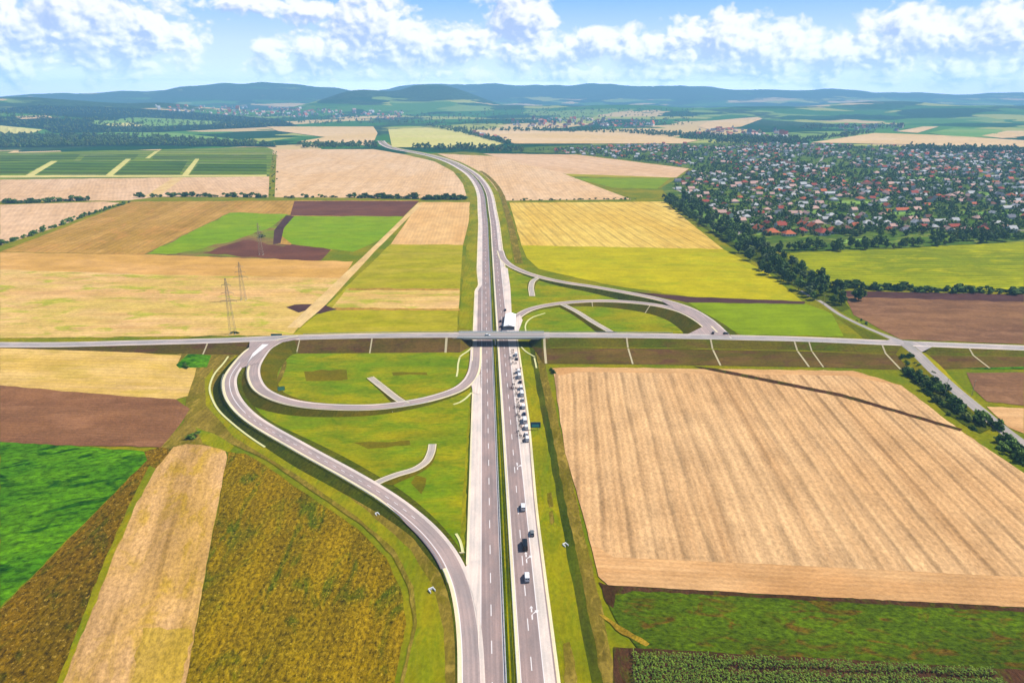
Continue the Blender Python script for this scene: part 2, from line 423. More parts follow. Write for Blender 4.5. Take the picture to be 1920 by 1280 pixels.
M = {}
M['asphalt'] = road_mat('motorway_asphalt', (164, 146, 142))
M['ramp_asphalt'] = road_mat('ramp_asphalt', (176, 160, 156))
M['cross_asphalt'] = road_mat('cross_road_asphalt', (176, 168, 166))
M['stub_asphalt'] = road_mat('service_asphalt', (188, 178, 168))
M['shoulder'] = road_mat('pale_shoulder', (232, 218, 208), 0.08)
M['gravel'] = road_mat('gravel_berm', (244, 232, 196), 0.08)
M['village_road'] = road_mat('old_asphalt', (172, 164, 158))
M['paint'] = plain('road_paint', (252, 244, 242), 0.7, 0.2, var=0.06)
M['concrete'] = plain('pale_concrete', (226, 220, 204), 0.9, 0.1, var=0.12, vscale=0.3)
M['channel'] = plain('concrete_channel', (230, 226, 170), 0.9, 0.1, var=0.10)
M['chute'] = plain('weathered_concrete', (206, 192, 158), 0.9, 0.1, var=0.12)
M['steel'] = plain('galvanised_steel', (196, 202, 206), 0.45, 0.5, 0.3)
M['dark_steel'] = plain('lattice_steel', (192, 176, 152), 0.6, 0.3)
M['white'] = plain('white_paint', (250, 250, 252), 0.4, 0.5, var=0.02)
M['tent'] = plain('white_tent_fabric', (255, 255, 255), 0.8, 0.2, k=0.72, var=0.03)
M['glass'] = plain('dark_glass', (26, 32, 40), 0.12, 0.6)
M['tyre'] = plain('tyre_rubber', (24, 24, 24), 0.8, 0.2)
M['rim'] = plain('alloy_rim', (170, 172, 176), 0.3, 0.6, 0.5)
M['lamp'] = plain('headlamp', (235, 238, 240), 0.2, 0.6)
M['tail'] = plain('tail_lamp', (170, 20, 18), 0.3, 0.5)

# ------------------------------------------------------------------ the ground: one sheet out to the horizon
def ang_px(p, q):
    a, b = G(*p), G(*q); return pi / 2 - atan2(b.y - a.y, b.x - a.x)
def terrain():
    ox, oy = 0.0, -500.0
    rs = [0, 150, 300]
    while rs[-1] < 16500: rs.append(rs[-1] * (1.024 if rs[-1] > 2500 else 1.12))
    na = 300; a0, a1 = radians(-62), radians(62)
    v, f = [], []
    for r in rs:
        for i in range(na + 1):
            a = a0 + (a1 - a0) * i / na
            x, y = ox + r * sin(a), oy + r * cos(a)
            v.append((x, y, T(x, y)))
    w = na + 1
    for j in range(len(rs) - 1):
        for i in range(na):
            f.append((j * w + i, j * w + i + 1, (j + 1) * w + i + 1, (j + 1) * w + i))
    m, nt, b = new_mat('land', 1.0, 0.0); n = NB(nt)
    # near: rough grass
    n1 = n.noise(n.mapped(0, 1 / 45, 1 / 45), 1, 6, 0.6)
    n2 = n.noise(n.mapped(0, 1 / 2.2, 1 / 2.2), 1, 5, 0.7)
    near = n.mix(n.mr(n1, 0.35, 0.65), alb((150, 140, 40)), alb((112, 124, 34)))
    near = n.scale(near, n.mr(n2, 0.25, 0.75, 0.72, 1.25))
    # far: a patchwork of fields, woods between them
    vo = _node(nt, 'ShaderNodeTexVoronoi'); vo.inputs['Scale'].default_value = 1.0; vo.distance = 'MANHATTAN'
    wb = n.noise(n.mapped(0.0, 1 / 500, 1 / 500), 1, 2)
    vv = n.mapped(0.25, 1 / 520, 1 / 700); ad = _node(nt, 'ShaderNodeVectorMath', operation='ADD'); nt.links.new(vv, ad.inputs[0]); nt.links.new(wb, ad.inputs[1])
    nt.links.new(ad.outputs[0], vo.inputs['Vector'])
    sx = _node(nt, 'ShaderNodeSeparateXYZ'); nt.links.new(vo.outputs['Color'], sx.inputs[0])
    cr = _node(nt, 'ShaderNodeValToRGB'); cr.color_ramp.interpolation = 'CONSTANT'; nt.links.new(sx.outputs[0], cr.inputs[0])
    e = cr.color_ramp.elements
    cols = [(0, (70, 118, 50)), (0.18, (34, 74, 34)), (0.40, (136, 160, 88)), (0.52, (90, 134, 60)), (0.68, (218, 190, 140)), (0.76, (44, 88, 40)), (0.88, (176, 178, 100))]
    for i, (p, c) in enumerate(cols):
        el = e[i] if i < 2 else e.new(p)
        el.position = p; el.color = rgba(alb(c))
    wd = n.noise(n.mapped(0.1, 1 / 900, 1 / 1500), 1, 5, 0.6)
    # woods: on the uplands nearly everywhere
    sp = _node(nt, 'ShaderNodeSeparateXYZ'); nt.links.new(n.pos, sp.inputs[0])
    hw = n.mr(sp.outputs[2], 60, 190)
    wf = n.mr(n.mth('ADD', wd, n.mth('MULTIPLY', hw, 0.22)), 0.56, 0.60)
    tex = n.noise(n.mapped(0, 1 / 30, 1 / 60), 1, 5, 0.7)
    wood = n.scale(n.mix(n.mr(tex, 0.3, 0.7), (0.010, 0.030, 0.012), (0.035, 0.075, 0.022)), 1.0)
    far = n.mix(wf, cr.outputs[0], wood)
    dist = n.mth('ADD', sp.outputs[1], n.mth('MULTIPLY', n.noise(n.mapped(0, 1 / 300, 1 / 300), 1, 3), 500))
    nt.links.new(n.mix(n.mr(dist, 2500, 2560), near, far), b.inputs['Base Color'])
    struct(link('ground', mesh_from('ground', v, f, m, smooth_=True)))
terrain()

# ------------------------------------------------------------------ fields
LAY = [0.05]
def jitter_poly(pts, amp):
    """adds points along each edge and wavers them a little, in photo pixels"""
    out = []; n = len(pts)
    for i in range(n):
        a, b = pts[i], pts[(i + 1) % n]
        d = hypot(b[0] - a[0], b[1] - a[1]); k = max(1, int(d / 14))
        for j in range(k):
            t = j / k; x, y = a[0] + (b[0] - a[0]) * t, a[1] + (b[1] - a[1]) * t
            q = amp * max(0.15, min(1, (y - 178) / 450))
            if j: x += q * 1.5 * noise.noise((x / 17, y / 17, 3.1)); y += q * noise.noise((x / 13, y / 13, 7.7))
            out.append((x, y))
    return out
def patch(name, pts, mat, amp=1.6, dz=None):
    """a sheet of ground cover lying on the land"""
    LAY[0] += 0.003; z = LAY[0] if dz is None else dz
    far = min(p[1] for p in pts) < 262
    bm = bmesh.new()
    pp = jitter_poly(pts, amp)
    vs = [bm.verts.new((x, -y, 0)) for x, y in pp]
    bm.faces.new(vs); bmesh.ops.triangulate(bm, faces=bm.faces)
    if far:
        for _ in range(3):
            ed = [e for e in bm.edges if e.calc_length() > 14]
            if ed: bmesh.ops.subdivide_edges(bm, edges=ed, cuts=1); bmesh.ops.triangulate(bm, faces=bm.faces)
    bad = []
    for v in bm.verts:
        if far:
            g = GT(v.co.x, -v.co.y)
            if g is None: bad.append(v); continue
            v.co = g; v.co.z += 1.6 if g.y > 2400 else z
        else: v.co = G(v.co.x, -v.co.y, z)
    if bad: bmesh.ops.delete(bm, geom=bad, context='VERTS')
    for f in bm.faces:
        if f.normal.z < 0: f.normal_flip()
    me = bpy.data.meshes.new(name); bm.to_mesh(me); bm.free(); me.materials.append(mat)
    me.update()
    bm = bmesh.new(); bm.from_mesh(me); bm.normal_update()
    for f in bm.faces:
        if f.normal.z < 0: f.normal_flip()
    bm.to_mesh(me); bm.free()
    return struct(link(name, me))
VP0 = ang_px((905, 900), (905.01, 899))          # placeholder, rows parallel to the view
def rows_to(vx):                                  # rows that run to the vanishing point (vx, horizon)
    return -atan2((960 - vx) / F * cP, 1.0)
tanpink = (232, 188, 146); tan_ = (222, 178, 122); straw = (230, 196, 140)
FM = {}
FM['verge'] = field_mat('verge_grass', (160, 150, 16), (128, 134, 20), (146, 112, 22), 0.04, 3, .03, 30, .35, .26, 1.4, c4=(96, 124, 16), c4_amt=.5, stretch=8)
FM['meadow'] = field_mat('meadow_grass', (160, 154, 22), (116, 140, 16), (160, 128, 40), 1.5, 3, .03, 26, .3, .24, 1.6, c4=(80, 118, 14), c4_amt=.5, stretch=6)
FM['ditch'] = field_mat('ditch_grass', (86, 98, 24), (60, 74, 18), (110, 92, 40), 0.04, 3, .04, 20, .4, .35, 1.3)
FM['rough'] = field_mat('rough_margin', (142, 122, 58), (118, 108, 40), (92, 78, 40), 0.05, 3, .05, 16, .5, .35, 1.2, c4=(176, 150, 80), c4_amt=.6)
FM['slope'] = field_mat('embankment_grass', (122, 96, 54), (98, 88, 36), (96, 66, 48), 1.5, 3, .03, 22, .4, .3, 1.3, c4=(100, 66, 52), c4_amt=.7)
FM['slope_ramp'] = field_mat('ramp_slope_grass', (90, 94, 26), (74, 84, 20), (100, 84, 36), 0.6, 3, .03, 14, .5, .5, 1.2, c4=(60, 66, 18), c4_amt=.5)
FM['slope_loop'] = field_mat('loop_slope_grass', (112, 98, 32), (90, 92, 26), (80, 70, 30), 0.6, 3, .03, 18, .4, .34, 1.1)
FM['crop_green'] = field_mat('green_crop', (78, 124, 4), (100, 146, 6), (40, 76, 4), 1.3, 3, .05, 26, .6, .7, 2.4, c4=(20, 62, 14), c4_amt=.85, bump=.8, stretch=3)
FM['sunflower_dry'] = field_mat('dry_gold_crop', (150, 122, 28), (128, 108, 26), (84, 70, 12), rows_to(930), 3.0, .10, 45, .6, .95, 1.25, band=16, band_amt=.16, brk=.4, c4=(82, 94, 18), c4_amt=.9, bump=.9, stretch=9, fleck_col=(214, 184, 84))
FM['dry_brown'] = field_mat('dry_brown_crop', (128, 98, 34), (108, 86, 26), (76, 56, 16), rows_to(820), 2.4, .03, 30, .5, .95, 1.6, c4=(74, 76, 20), c4_amt=.8, bump=.9, stretch=5, fleck_col=(204, 170, 90))
FM['straw_strip'] = field_mat('straw_strip', (224, 180, 130), (206, 164, 102), (150, 116, 64), rows_to(560), 3.5, .05, 36, .85, .4, 1.3, c4=(186, 152, 56), c4_amt=.6, stretch=22)
FM['plough'] = field_mat('ploughed_soil', (152, 108, 76), (140, 100, 72), (112, 74, 54), ang_px((0, 780), (330, 790)), 3, .05, 50, .5, .25, 1.3, c4=(176, 128, 96), c4_amt=.4, bump=.8, stretch=20)
FM['tan_mow'] = field_mat('mown_tan', (228, 192, 124), (214, 178, 100), (230, 190, 146), ang_px((0, 690), (330, 700)), 5, .06, 60, .5, .2, 1.6, c4=(196, 170, 82), c4_amt=.5, stretch=22)
FM['stubble'] = field_mat('wheat_stubble', (229, 188, 142), (219, 175, 128), (176, 132, 90), rows_to(1055), 3.6, .09, 90, .55, .30, 1.3, band=11, band_amt=.34, wob=4, stretch=30, brk=.45)
FM['stubble_edge'] = field_mat('stubble_headland', (228, 184, 136), (212, 163, 114), (178, 130, 84), ang_px((1130, 1095), (1920, 1136)), 2.6, .06, 60, .6, .2, 1.1, stretch=40)
FM['grass_br'] = field_mat('green_regrowth', (92, 112, 10), (78, 96, 10), (58, 58, 14), ang_px((1130, 1095), (1920, 1136)), 3, .04, 18, .6, .7, 1.5, c4=(104, 76, 32), c4_amt=.85, bump=.9, stretch=5)
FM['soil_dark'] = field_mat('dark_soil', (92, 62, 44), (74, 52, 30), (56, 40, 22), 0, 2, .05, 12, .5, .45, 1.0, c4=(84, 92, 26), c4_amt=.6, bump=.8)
FM['pale'] = field_mat('pale_hay', (232, 192, 136), (216, 186, 112), (212, 164, 108), ang_px((0, 570), (500, 572)), 6, .07, 60, .85, .22, 2.0, c4=(176, 176, 76), c4_amt=.85, stretch=20)
FM['orange_tan'] = field_mat('orange_tan', (228, 180, 118), (212, 166, 98), (194, 150, 88), ang_px((0, 490), (500, 492)), 6, .04, 80, .5, .12, 2, stretch=30)
FM['gold'] = field_mat('gold_brown', (200, 158, 92), (178, 140, 72), (154, 118, 58), ang_px((20, 470), (250, 380)), 8, .07, 70, .7, .18, 2.2, c4=(206, 150, 90), c4_amt=.5, stretch=18)
FM['bright_green'] = field_mat('bright_green_crop', (130, 160, 26), (142, 164, 30), (110, 132, 26), 1.45, 6, .04, 60, .4, .12, 2.4, tram=27)
FM['mixed'] = field_mat('patchy_soil', (150, 120, 76), (126, 150, 52), (120, 84, 70), 1.45, 8, .04, 60, .5, .2, 2, c4=(112, 72, 66), c4_amt=.8)
FM['purple'] = field_mat('purple_soil', (124, 82, 64), (110, 72, 58), (88, 56, 44), 1.5, 6, .05, 60, .4, .2, 2)
FM['peach'] = field_mat('peach_stubble', (232, 190, 136), (228, 182, 126), (208, 162, 108), rows_to(905), 5, .05, 60, .5, .12, 2)
FM['olive'] = field_mat('olive_field', (182, 168, 68), (166, 160, 50), (200, 172, 96), 1.5, 6, .04, 40, .5, .16, 2, c4=(150, 150, 44), c4_amt=.6)
FM['pink'] = field_mat('pink_stubble', (236, 200, 162), (230, 190, 146), (214, 172, 126), rows_to(880), 7, .05, 120, .5, .10, 2.5, band=38, band_amt=.10, wob=10, stretch=20)
FM['pink2'] = field_mat('pale_pink_stubble', (234, 196, 160), (226, 186, 146), (206, 166, 126), rows_to(240), 7, .05, 120, .5, .10, 2.5, band=46, band_amt=.10, wob=10, stretch=20)
FM['comb'] = field_mat('combed_straw', (236, 204, 120), (228, 190, 104), (200, 156, 76), rows_to(760), 6, .08, 100, .5, .16, 2, band=15, band_amt=.30, wob=8, brk=.4)
FM['yellow'] = field_mat('yellow_blossom', (198, 184, 6), (184, 174, 8), (160, 146, 8), ang_px((980, 500), (1400, 504)), 5, .04, 60, .4, .16, 2.2, c4=(162, 168, 20), c4_amt=.5, stretch=12, tram=27)
FM['lime'] = field_mat('lime_crop', (142, 160, 8), (130, 150, 10), (112, 132, 10), 1.5, 4, .03, 50, .3, .12, 2, tram=27)
FM['sunny'] = field_mat('yellow_green_crop', (164, 166, 26), (134, 144, 32), (104, 118, 40), ang_px((1500, 520), (1900, 515)), 9, .12, 70, .6, .2, 2.4, c4=(186, 180, 22), c4_amt=.7, stretch=14, tram=27)
FM['brown'] = field_mat('brown_soil', (150, 112, 82), (132, 98, 74), (108, 76, 58), ang_px((1600, 600), (1900, 606)), 5, .05, 50, .5, .22, 1.8, c4=(176, 134, 104), c4_amt=.4)
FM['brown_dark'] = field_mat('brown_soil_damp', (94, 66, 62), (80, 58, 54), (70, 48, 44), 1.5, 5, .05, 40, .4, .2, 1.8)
FM['vine'] = field_mat('vineyard_rows', (124, 140, 44), (100, 124, 38), (160, 150, 84), ang_px((0, 300), (500, 303)), 80, .26, 160, .45, .2, 4, c4=(150, 146, 110), c4_amt=.5)
FM['vine2'] = field_mat('vineyard_dark_rows', (92, 116, 32), (74, 98, 28), (132, 126, 60), ang_px((0, 300), (500, 303)), 74, .34, 160, .45, .2, 4)
FM['track'] = field_mat('earth_track', (236, 204, 150), (226, 190, 134), (200, 164, 108), 0, 2, .03, 20, .3, .15, 1.5)
FM['fargreen'] = field_mat('far_meadow', (150, 176, 96), (120, 160, 84), None, 1.5, 20, .04, 300, .3, .1, 8)
FM['farstraw'] = field_mat('far_straw', (240, 206, 162), (232, 196, 140), None, 1.5, 20, .04, 300, .25, .1, 8)
FM['farlemon'] = field_mat('far_lemon', (226, 214, 140), (214, 206, 124), (236, 206, 156), 1.5, 24, .05, 260, .4, .1, 8, stretch=10)
FM['wood'] = field_mat('woodland_floor', (26, 58, 30), (20, 46, 26), None, 1.5, 20, .04, 200, .3, .3, 9)
FM['garden'] = field_mat('village_gardens', (84, 112, 44), (70, 98, 38), (138, 134, 78), 1.2, 6, .05, 50, .5, .35, 5, c4=(156, 160, 84), c4_amt=.65)

FM['stub'] = field_mat('dry_stalks', (176, 146, 64), (150, 122, 50), (110, 86, 36), .6, 2, .05, 12, .6, .5, 1.0, c4=(110, 104, 36), c4_amt=.6)
FM['mown'] = field_mat('mown_strip', (126, 112, 36), (110, 108, 28), (100, 80, 36), ang_px((570, 700), (650, 700)), 2, .06, 14, .6, .3, 1.2, stretch=16)
FM['straw_olive'] = field_mat('straw_with_weeds', (208, 172, 96), (190, 158, 74), (150, 124, 56), rows_to(560), 3.5, .05, 30, .8, .4, 1.3, stretch=16)
FM['slope_green'] = field_mat('upper_bank_grass', (120, 108, 42), (96, 104, 28), (92, 72, 40), 1.5, 3, .03, 26, .4, .3, 1.3, c4=(112, 84, 50), c4_amt=.6)
P = patch
# beyond the fork, far to near
P('far_field', [(0, 236), (80, 244), (60, 250), (0, 252)], FM['farlemon'])
P('woodland_ground', [(0, 252), (250, 252), (500, 270), (520, 276), (310, 273), (0, 277)], FM['wood'])
P('woodland_ground', [(0, 205), (60, 198), (180, 200), (330, 208), (520, 224), (560, 236), (430, 242), (300, 248), (100, 250), (85, 243), (0, 234)], FM['wood'])
P('far_field', [(130, 220), (260, 219), (420, 226), (400, 238), (270, 243), (180, 234)], FM['fargreen'])
P('far_field', [(190, 233), (275, 229), (270, 241), (230, 241)], FM['farlemon'])
P('far_field', [(28, 219), (120, 216), (115, 221), (40, 224)], FM['farstraw'])
P('far_field', [(200, 248), (330, 250), (500, 268), (490, 273), (350, 262), (180, 254)], FM['fargreen'])
P('far_field', [(500, 238), (700, 238), (708, 250), (700, 270), (690, 274), (560, 266), (610, 258), (520, 246)], FM['farstraw'])
P('far_field', [(728, 243), (800, 240), (860, 247), (945, 270), (910, 278), (735, 277)], FM['farlemon'])
P('far_field', [(735, 262), (925, 263), (935, 268), (735, 268)], FM['farstraw'])
P('far_field', [(880, 244), (1080, 247), (1210, 252), (1310, 264), (1280, 270), (1100, 270), (965, 270)], FM['farstraw'])
P('far_field', [(1308, 238), (1330, 227), (1420, 220), (1430, 223), (1390, 238), (1330, 243)], FM['farstraw'])
P('far_field', [(1520, 268), (1640, 250), (1760, 254), (1920, 264), (1920, 280), (1720, 272)], FM['farstraw'])
P('far_field', [(1680, 247), (1730, 238), (1760, 238), (1720, 250)], FM['farstraw'])
P('far_field', [(1740, 250), (1790, 240), (1880, 244), (1860, 258), (1790, 258)], FM['fargreen'])
P('far_field', [(1840, 255), (1890, 246), (1920, 246), (1920, 256), (1880, 260)], FM['farstraw'])
P('field', [(0, 276), (500, 276), (512, 281), (505, 331), (325, 333), (0, 336)], FM['vine'])
P('far_field', [(14, 287), (55, 273), (216, 271), (196, 282)], FM['farstraw'])
P('far_field', [(250, 281), (270, 273), (316, 272), (300, 282)], FM['farstraw'])
for q in ([(0, 292), (150, 290), (140, 300), (0, 303)], [(160, 292), (260, 290), (250, 300), (150, 302)], [(290, 292), (500, 292), (500, 299), (285, 299)],
          [(0, 306), (96, 302), (50, 325), (0, 328)], [(108, 304), (230, 302), (200, 326), (62, 328)], [(246, 302), (352, 302), (336, 328), (212, 328)], [(372, 308), (500, 308), (500, 326), (356, 326)]):
    P('field', q, FM['vine2'])
for q in ([(96, 302), (108, 302), (62, 330), (46, 330)], [(236, 298), (246, 298), (208, 332), (194, 332)], [(366, 298), (374, 298), (352, 330), (340, 330)], [(0, 329), (500, 328), (500, 331), (0, 333)], [(290, 284), (300, 282), (280, 297), (272, 297)]):
    P('track', q, FM['farlemon'], .4)
P('field', [(0, 337), (325, 333), (505, 331), (503, 370), (300, 369), (240, 376), (0, 378)], FM['pink2'])
P('track', [(325, 333), (345, 333), (298, 368), (270, 369)], FM['track'], .5)
P('field', [(519, 280), (700, 280), (760, 290), (815, 303), (850, 322), (868, 345), (876, 372), (515, 370)], FM['pink'])
P('field', [(0, 384), (196, 378), (225, 380), (110, 424), (0, 460)], FM['pink2'])
P('field', [(246, 378), (560, 376), (785, 376), (770, 392), (600, 480), (300, 478), (0, 472), (16, 466)], FM['gold'])
P('field', [(430, 399), (546, 403), (532, 430), (514, 456), (620, 466), (600, 488), (540, 488), (270, 477)], FM['mixed'])
P('field', [(432, 399), (540, 402), (500, 430), (420, 456), (330, 476), (276, 476)], FM['bright_green'], 6)
P('field', [(552, 377), (786, 377), (756, 406), (544, 404)], FM['purple'])
P('field', [(380, 474), (460, 450), (530, 462), (556, 456), (622, 466), (602, 488), (540, 488)], FM['purple'], 5)
P('field', [(550, 405), (756, 406), (722, 446), (662, 472), (548, 458), (528, 442), (536, 420)], FM['bright_green'], 2)
P('track', [(536, 404), (552, 405), (532, 428), (526, 456), (512, 458), (514, 432)], FM['brown_dark'], .6)
P('field', [(0, 473), (300, 478), (600, 489), (662, 490), (645, 522), (300, 515), (0, 505)], FM['orange_tan'])
P('field', [(0, 505), (300, 515), (645, 521), (570, 600), (548, 628), (0, 634)], FM['pale'])
P('field', [(788, 379), (884, 379), (878, 420), (868, 460), (732, 459)], FM['peach'])
P('field', [(732, 458), (868, 459), (862, 545), (856, 626), (548, 628), (600, 585)], FM['olive'])
P('field', [(650, 541), (862, 541), (860, 578), (620, 580)], FM['pale'])
P('soil_edge', [(655, 540), (862, 541), (862, 544), (652, 544)], FM['gold'], 2)
P('soil_edge', [(628, 576), (862, 579), (862, 582), (624, 581)], FM['gold'], 2)
P('soil_patch', [(536, 576), (552, 571), (585, 570), (580, 580), (560, 586)], FM['brown_dark'], 2)
P('soil_patch', [(606, 571), (632, 580), (600, 588), (588, 588)], FM['brown_dark'], 2)
P('track', [(784, 380), (794, 380), (700, 474), (612, 570), (562, 614), (538, 614), (596, 560), (690, 472)], FM['track'], .8)
P('field', [(820, 288), (950, 294), (1010, 308), (1184, 374), (950, 376), (925, 350), (890, 318), (850, 300)], FM['pink'])
P('field', [(906, 288), (1080, 290), (1292, 316), (1268, 333), (1060, 326)], FM['pink2'])
P('field', [(1060, 326), (1268, 333), (1258, 334), (1070, 331)], FM['olive'], .5)
P('field', [(1076, 334), (1256, 334), (1232, 354), (1150, 352)], FM['lime'])
P('field', [(955, 380), (1245, 378), (1356, 467), (1100, 463), (978, 461)], FM['comb'])
P('field', [(978, 460), (1356, 467), (1440, 512), (1506, 566), (1290, 556), (1130, 532), (1010, 504), (988, 484)], FM['yellow'])
P('field', [(1290, 567), (1510, 569), (1560, 588), (1582, 630), (1390, 628), (1330, 594)], FM['lime'])
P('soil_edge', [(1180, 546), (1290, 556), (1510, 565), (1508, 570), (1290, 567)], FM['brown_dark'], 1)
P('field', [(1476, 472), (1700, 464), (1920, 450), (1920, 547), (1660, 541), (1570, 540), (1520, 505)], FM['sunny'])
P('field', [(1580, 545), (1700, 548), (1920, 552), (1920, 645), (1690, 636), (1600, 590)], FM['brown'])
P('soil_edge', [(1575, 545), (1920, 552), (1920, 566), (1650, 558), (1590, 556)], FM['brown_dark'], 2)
P('field', [(1720, 660), (1920, 664), (1920, 692), (1760, 690)], FM['crop_green'])
P('field', [(1812, 698), (1920, 698), (1920, 760), (1850, 752), (1826, 730)], FM['brown'])
P('field', [(1850, 762), (1920, 765), (1920, 812), (1890, 800)], FM['stubble_edge'])
# near the interchange
P('meadow', [(462, 700), (520, 640), (880, 640), (890, 680), (880, 740), (860, 1050), (700, 900), (560, 820), (480, 772)], FM['meadow'])
P('meadow', [(950, 500), (1010, 515), (1100, 540), (1250, 572), (1320, 612), (1290, 624), (970, 624), (955, 590)], FM['meadow'])
for q in ([(570, 696), (650, 693), (652, 711), (574, 714)], [(735, 698), (800, 698), (802, 703), (737, 704)], [(662, 829), (768, 825), (770, 834), (690, 841)], [(780, 890), (800, 896), (790, 926), (770, 905)], [(513, 722), (520, 722), (538, 678), (532, 674)]): P('mown_patch', q, FM['mown'] if q[0][0] != 513 else FM['rough'], 5)
P('rough_margin', [(330, 655), (450, 655), (420, 690), (410, 740), (470, 800), (640, 900), (760, 990), (830, 1080), (858, 1180), (855, 1300), (745, 1300), (775, 1170), (765, 1100), (735, 1040), (680, 985), (600, 930), (500, 862), (430, 830), (350, 845), (300, 838), (345, 790), (350, 740)], FM['rough'])
P('grass_verge', [(400, 690), (396, 730), (440, 800), (560, 870), (680, 950), (770, 1030), (812, 1100), (832, 1180), (836, 1300), (752, 1300), (782, 1170), (776, 1100), (740, 1030), (670, 968), (560, 892), (440, 820), (386, 760), (384, 710)], FM['verge'])
P('field', [(0, 650), (190, 658), (340, 666), (332, 684), (368, 690), (352, 742), (330, 748), (230, 742), (0, 722)], FM['tan_mow'])
P('green_patch', [(352, 664), (396, 666), (388, 688), (336, 690), (330, 684)], FM['crop_green'], 3)
P('field', [(0, 722), (230, 742), (330, 748), (356, 766), (340, 792), (302, 838), (120, 834), (0, 828)], FM['plough'])
P('field', [(0, 1142), (276, 862), (270, 846), (300, 838), (335, 842), (290, 880), (250, 950), (205, 1050), (105, 1300), (0, 1300)], FM['dry_brown'])
P('field', [(0, 828), (180, 838), (270, 846), (276, 862), (150, 988), (0, 1138)], FM['crop_green'], 2.5)
P('field', [(325, 838), (350, 832), (420, 838), (426, 856), (402, 980), (382, 1090), (345, 1300), (102, 1300), (205, 1050), (250, 950), (290, 880)], FM['straw_strip'])
P('grass_strip', [(280, 872), (292, 878), (250, 955), (206, 1060), (110, 1300), (98, 1300), (196, 1050), (242, 946)], FM['verge'], 2.5)
P('field', [(428, 846), (460, 850), (500, 874), (590, 936), (670, 990), (724, 1044), (752, 1104), (762, 1170), (735, 1300), (345, 1300), (384, 1090), (404, 980)], FM['sunflower_dry'], 2.5)
P('straw_patch', [(268, 1176), (360, 1180), (352, 1230), (330, 1300), (240, 1300)], FM['straw_olive'], 6)
P('grass_strip', [(366, 800), (400, 812), (440, 836), (428, 848), (380, 830)], FM['verge'], 3)
P('field', [(1036, 690), (1080, 688), (1600, 695), (1690, 722), (1800, 806), (1935, 896), (1935, 1138), (1500, 1116), (1140, 1096), (1122, 1080), (1092, 960), (1060, 850)], FM['stubble'])
P('field_headland', [(1094, 968), (1112, 1020), (1150, 1044), (1500, 1060), (1935, 1082), (1935, 1138), (1500, 1116), (1140, 1096), (1122, 1080)], FM['stubble_edge'], 1)
P('field_headland', [(1036, 690), (1080, 688), (1600, 695), (1690, 722), (1650, 716), (1590, 704), (1080, 697), (1048, 704)], FM['stubble_edge'], 1)
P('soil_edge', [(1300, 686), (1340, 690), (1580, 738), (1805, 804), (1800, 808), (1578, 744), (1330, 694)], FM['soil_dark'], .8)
P('field', [(1130, 1100), (1500, 1119), (1935, 1141), (1935, 1262), (1560, 1242), (1200, 1220), (1160, 1170), (1140, 1130)], FM['grass_br'], 2.5)
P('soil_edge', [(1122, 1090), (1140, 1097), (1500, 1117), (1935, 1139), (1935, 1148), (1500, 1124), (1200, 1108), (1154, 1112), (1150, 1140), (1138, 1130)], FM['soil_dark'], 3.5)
P('soil_patch', [(1150, 1212), (1560, 1234), (1935, 1256), (1935, 1320), (1150, 1320)], FM['soil_dark'], 2)
P('grass_strip', [(1122, 1150), (1132, 1152), (1176, 1180), (1218, 1206), (1212, 1211), (1166, 1188)], FM['stub'], 4)
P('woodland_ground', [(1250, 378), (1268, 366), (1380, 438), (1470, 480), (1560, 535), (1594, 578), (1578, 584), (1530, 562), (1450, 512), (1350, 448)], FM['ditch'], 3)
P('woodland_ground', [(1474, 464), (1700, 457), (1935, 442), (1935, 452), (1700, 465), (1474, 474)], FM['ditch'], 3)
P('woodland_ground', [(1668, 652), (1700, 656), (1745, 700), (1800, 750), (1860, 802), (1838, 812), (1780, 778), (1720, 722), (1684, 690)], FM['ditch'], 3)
P('village_ground', [(960, 277), (1200, 268), (1520, 268), (1720, 273), (1935, 281), (1935, 452), (1700, 464), (1476, 472), (1440, 470), (1360, 450), (1262, 380), (1240, 352), (1300, 316), (1080, 288), (960, 285)], FM['garden'])

# ------------------------------------------------------------------ roads
def catmull(pts, step=4.0):
    """smooth polyline through world points"""
    p = [Vector(q) for q in pts]; p = [2 * p[0] - p[1]] + p + [2 * p[-1] - p[-2]]
    out = []
    for i in range(1, len(p) - 2):
        a, b, c, d = p[i - 1], p[i], p[i + 1], p[i + 2]
        n = max(2, int((c - b).length / step))
        # centripetal knots keep tight bends free of loops
        t0 = 0; t1 = max(1e-6, (b - a).length ** .5); t2 = t1 + max(1e-6, (c - b).length ** .5); t3 = t2 + max(1e-6, (d - c).length ** .5)
        for k in range(n):
            t = t1 + (t2 - t1) * k / n
            A1 = a * ((t1 - t) / (t1 - t0)) + b * ((t - t0) / (t1 - t0)); A2 = b * ((t2 - t) / (t2 - t1)) + c * ((t - t1) / (t2 - t1)); A3 = c * ((t3 - t) / (t3 - t2)) + d * ((t - t2) / (t3 - t2))
            B1 = A1 * ((t2 - t) / (t2 - t0)) + A2 * ((t - t0) / (t2 - t0)); B2 = A2 * ((t3 - t) / (t3 - t1)) + A3 * ((t - t1) / (t3 - t1))
            out.append(B1 * ((t2 - t) / (t2 - t1)) + B2 * ((t - t1) / (t2 - t1)))
    out.append(p[-2]); return out
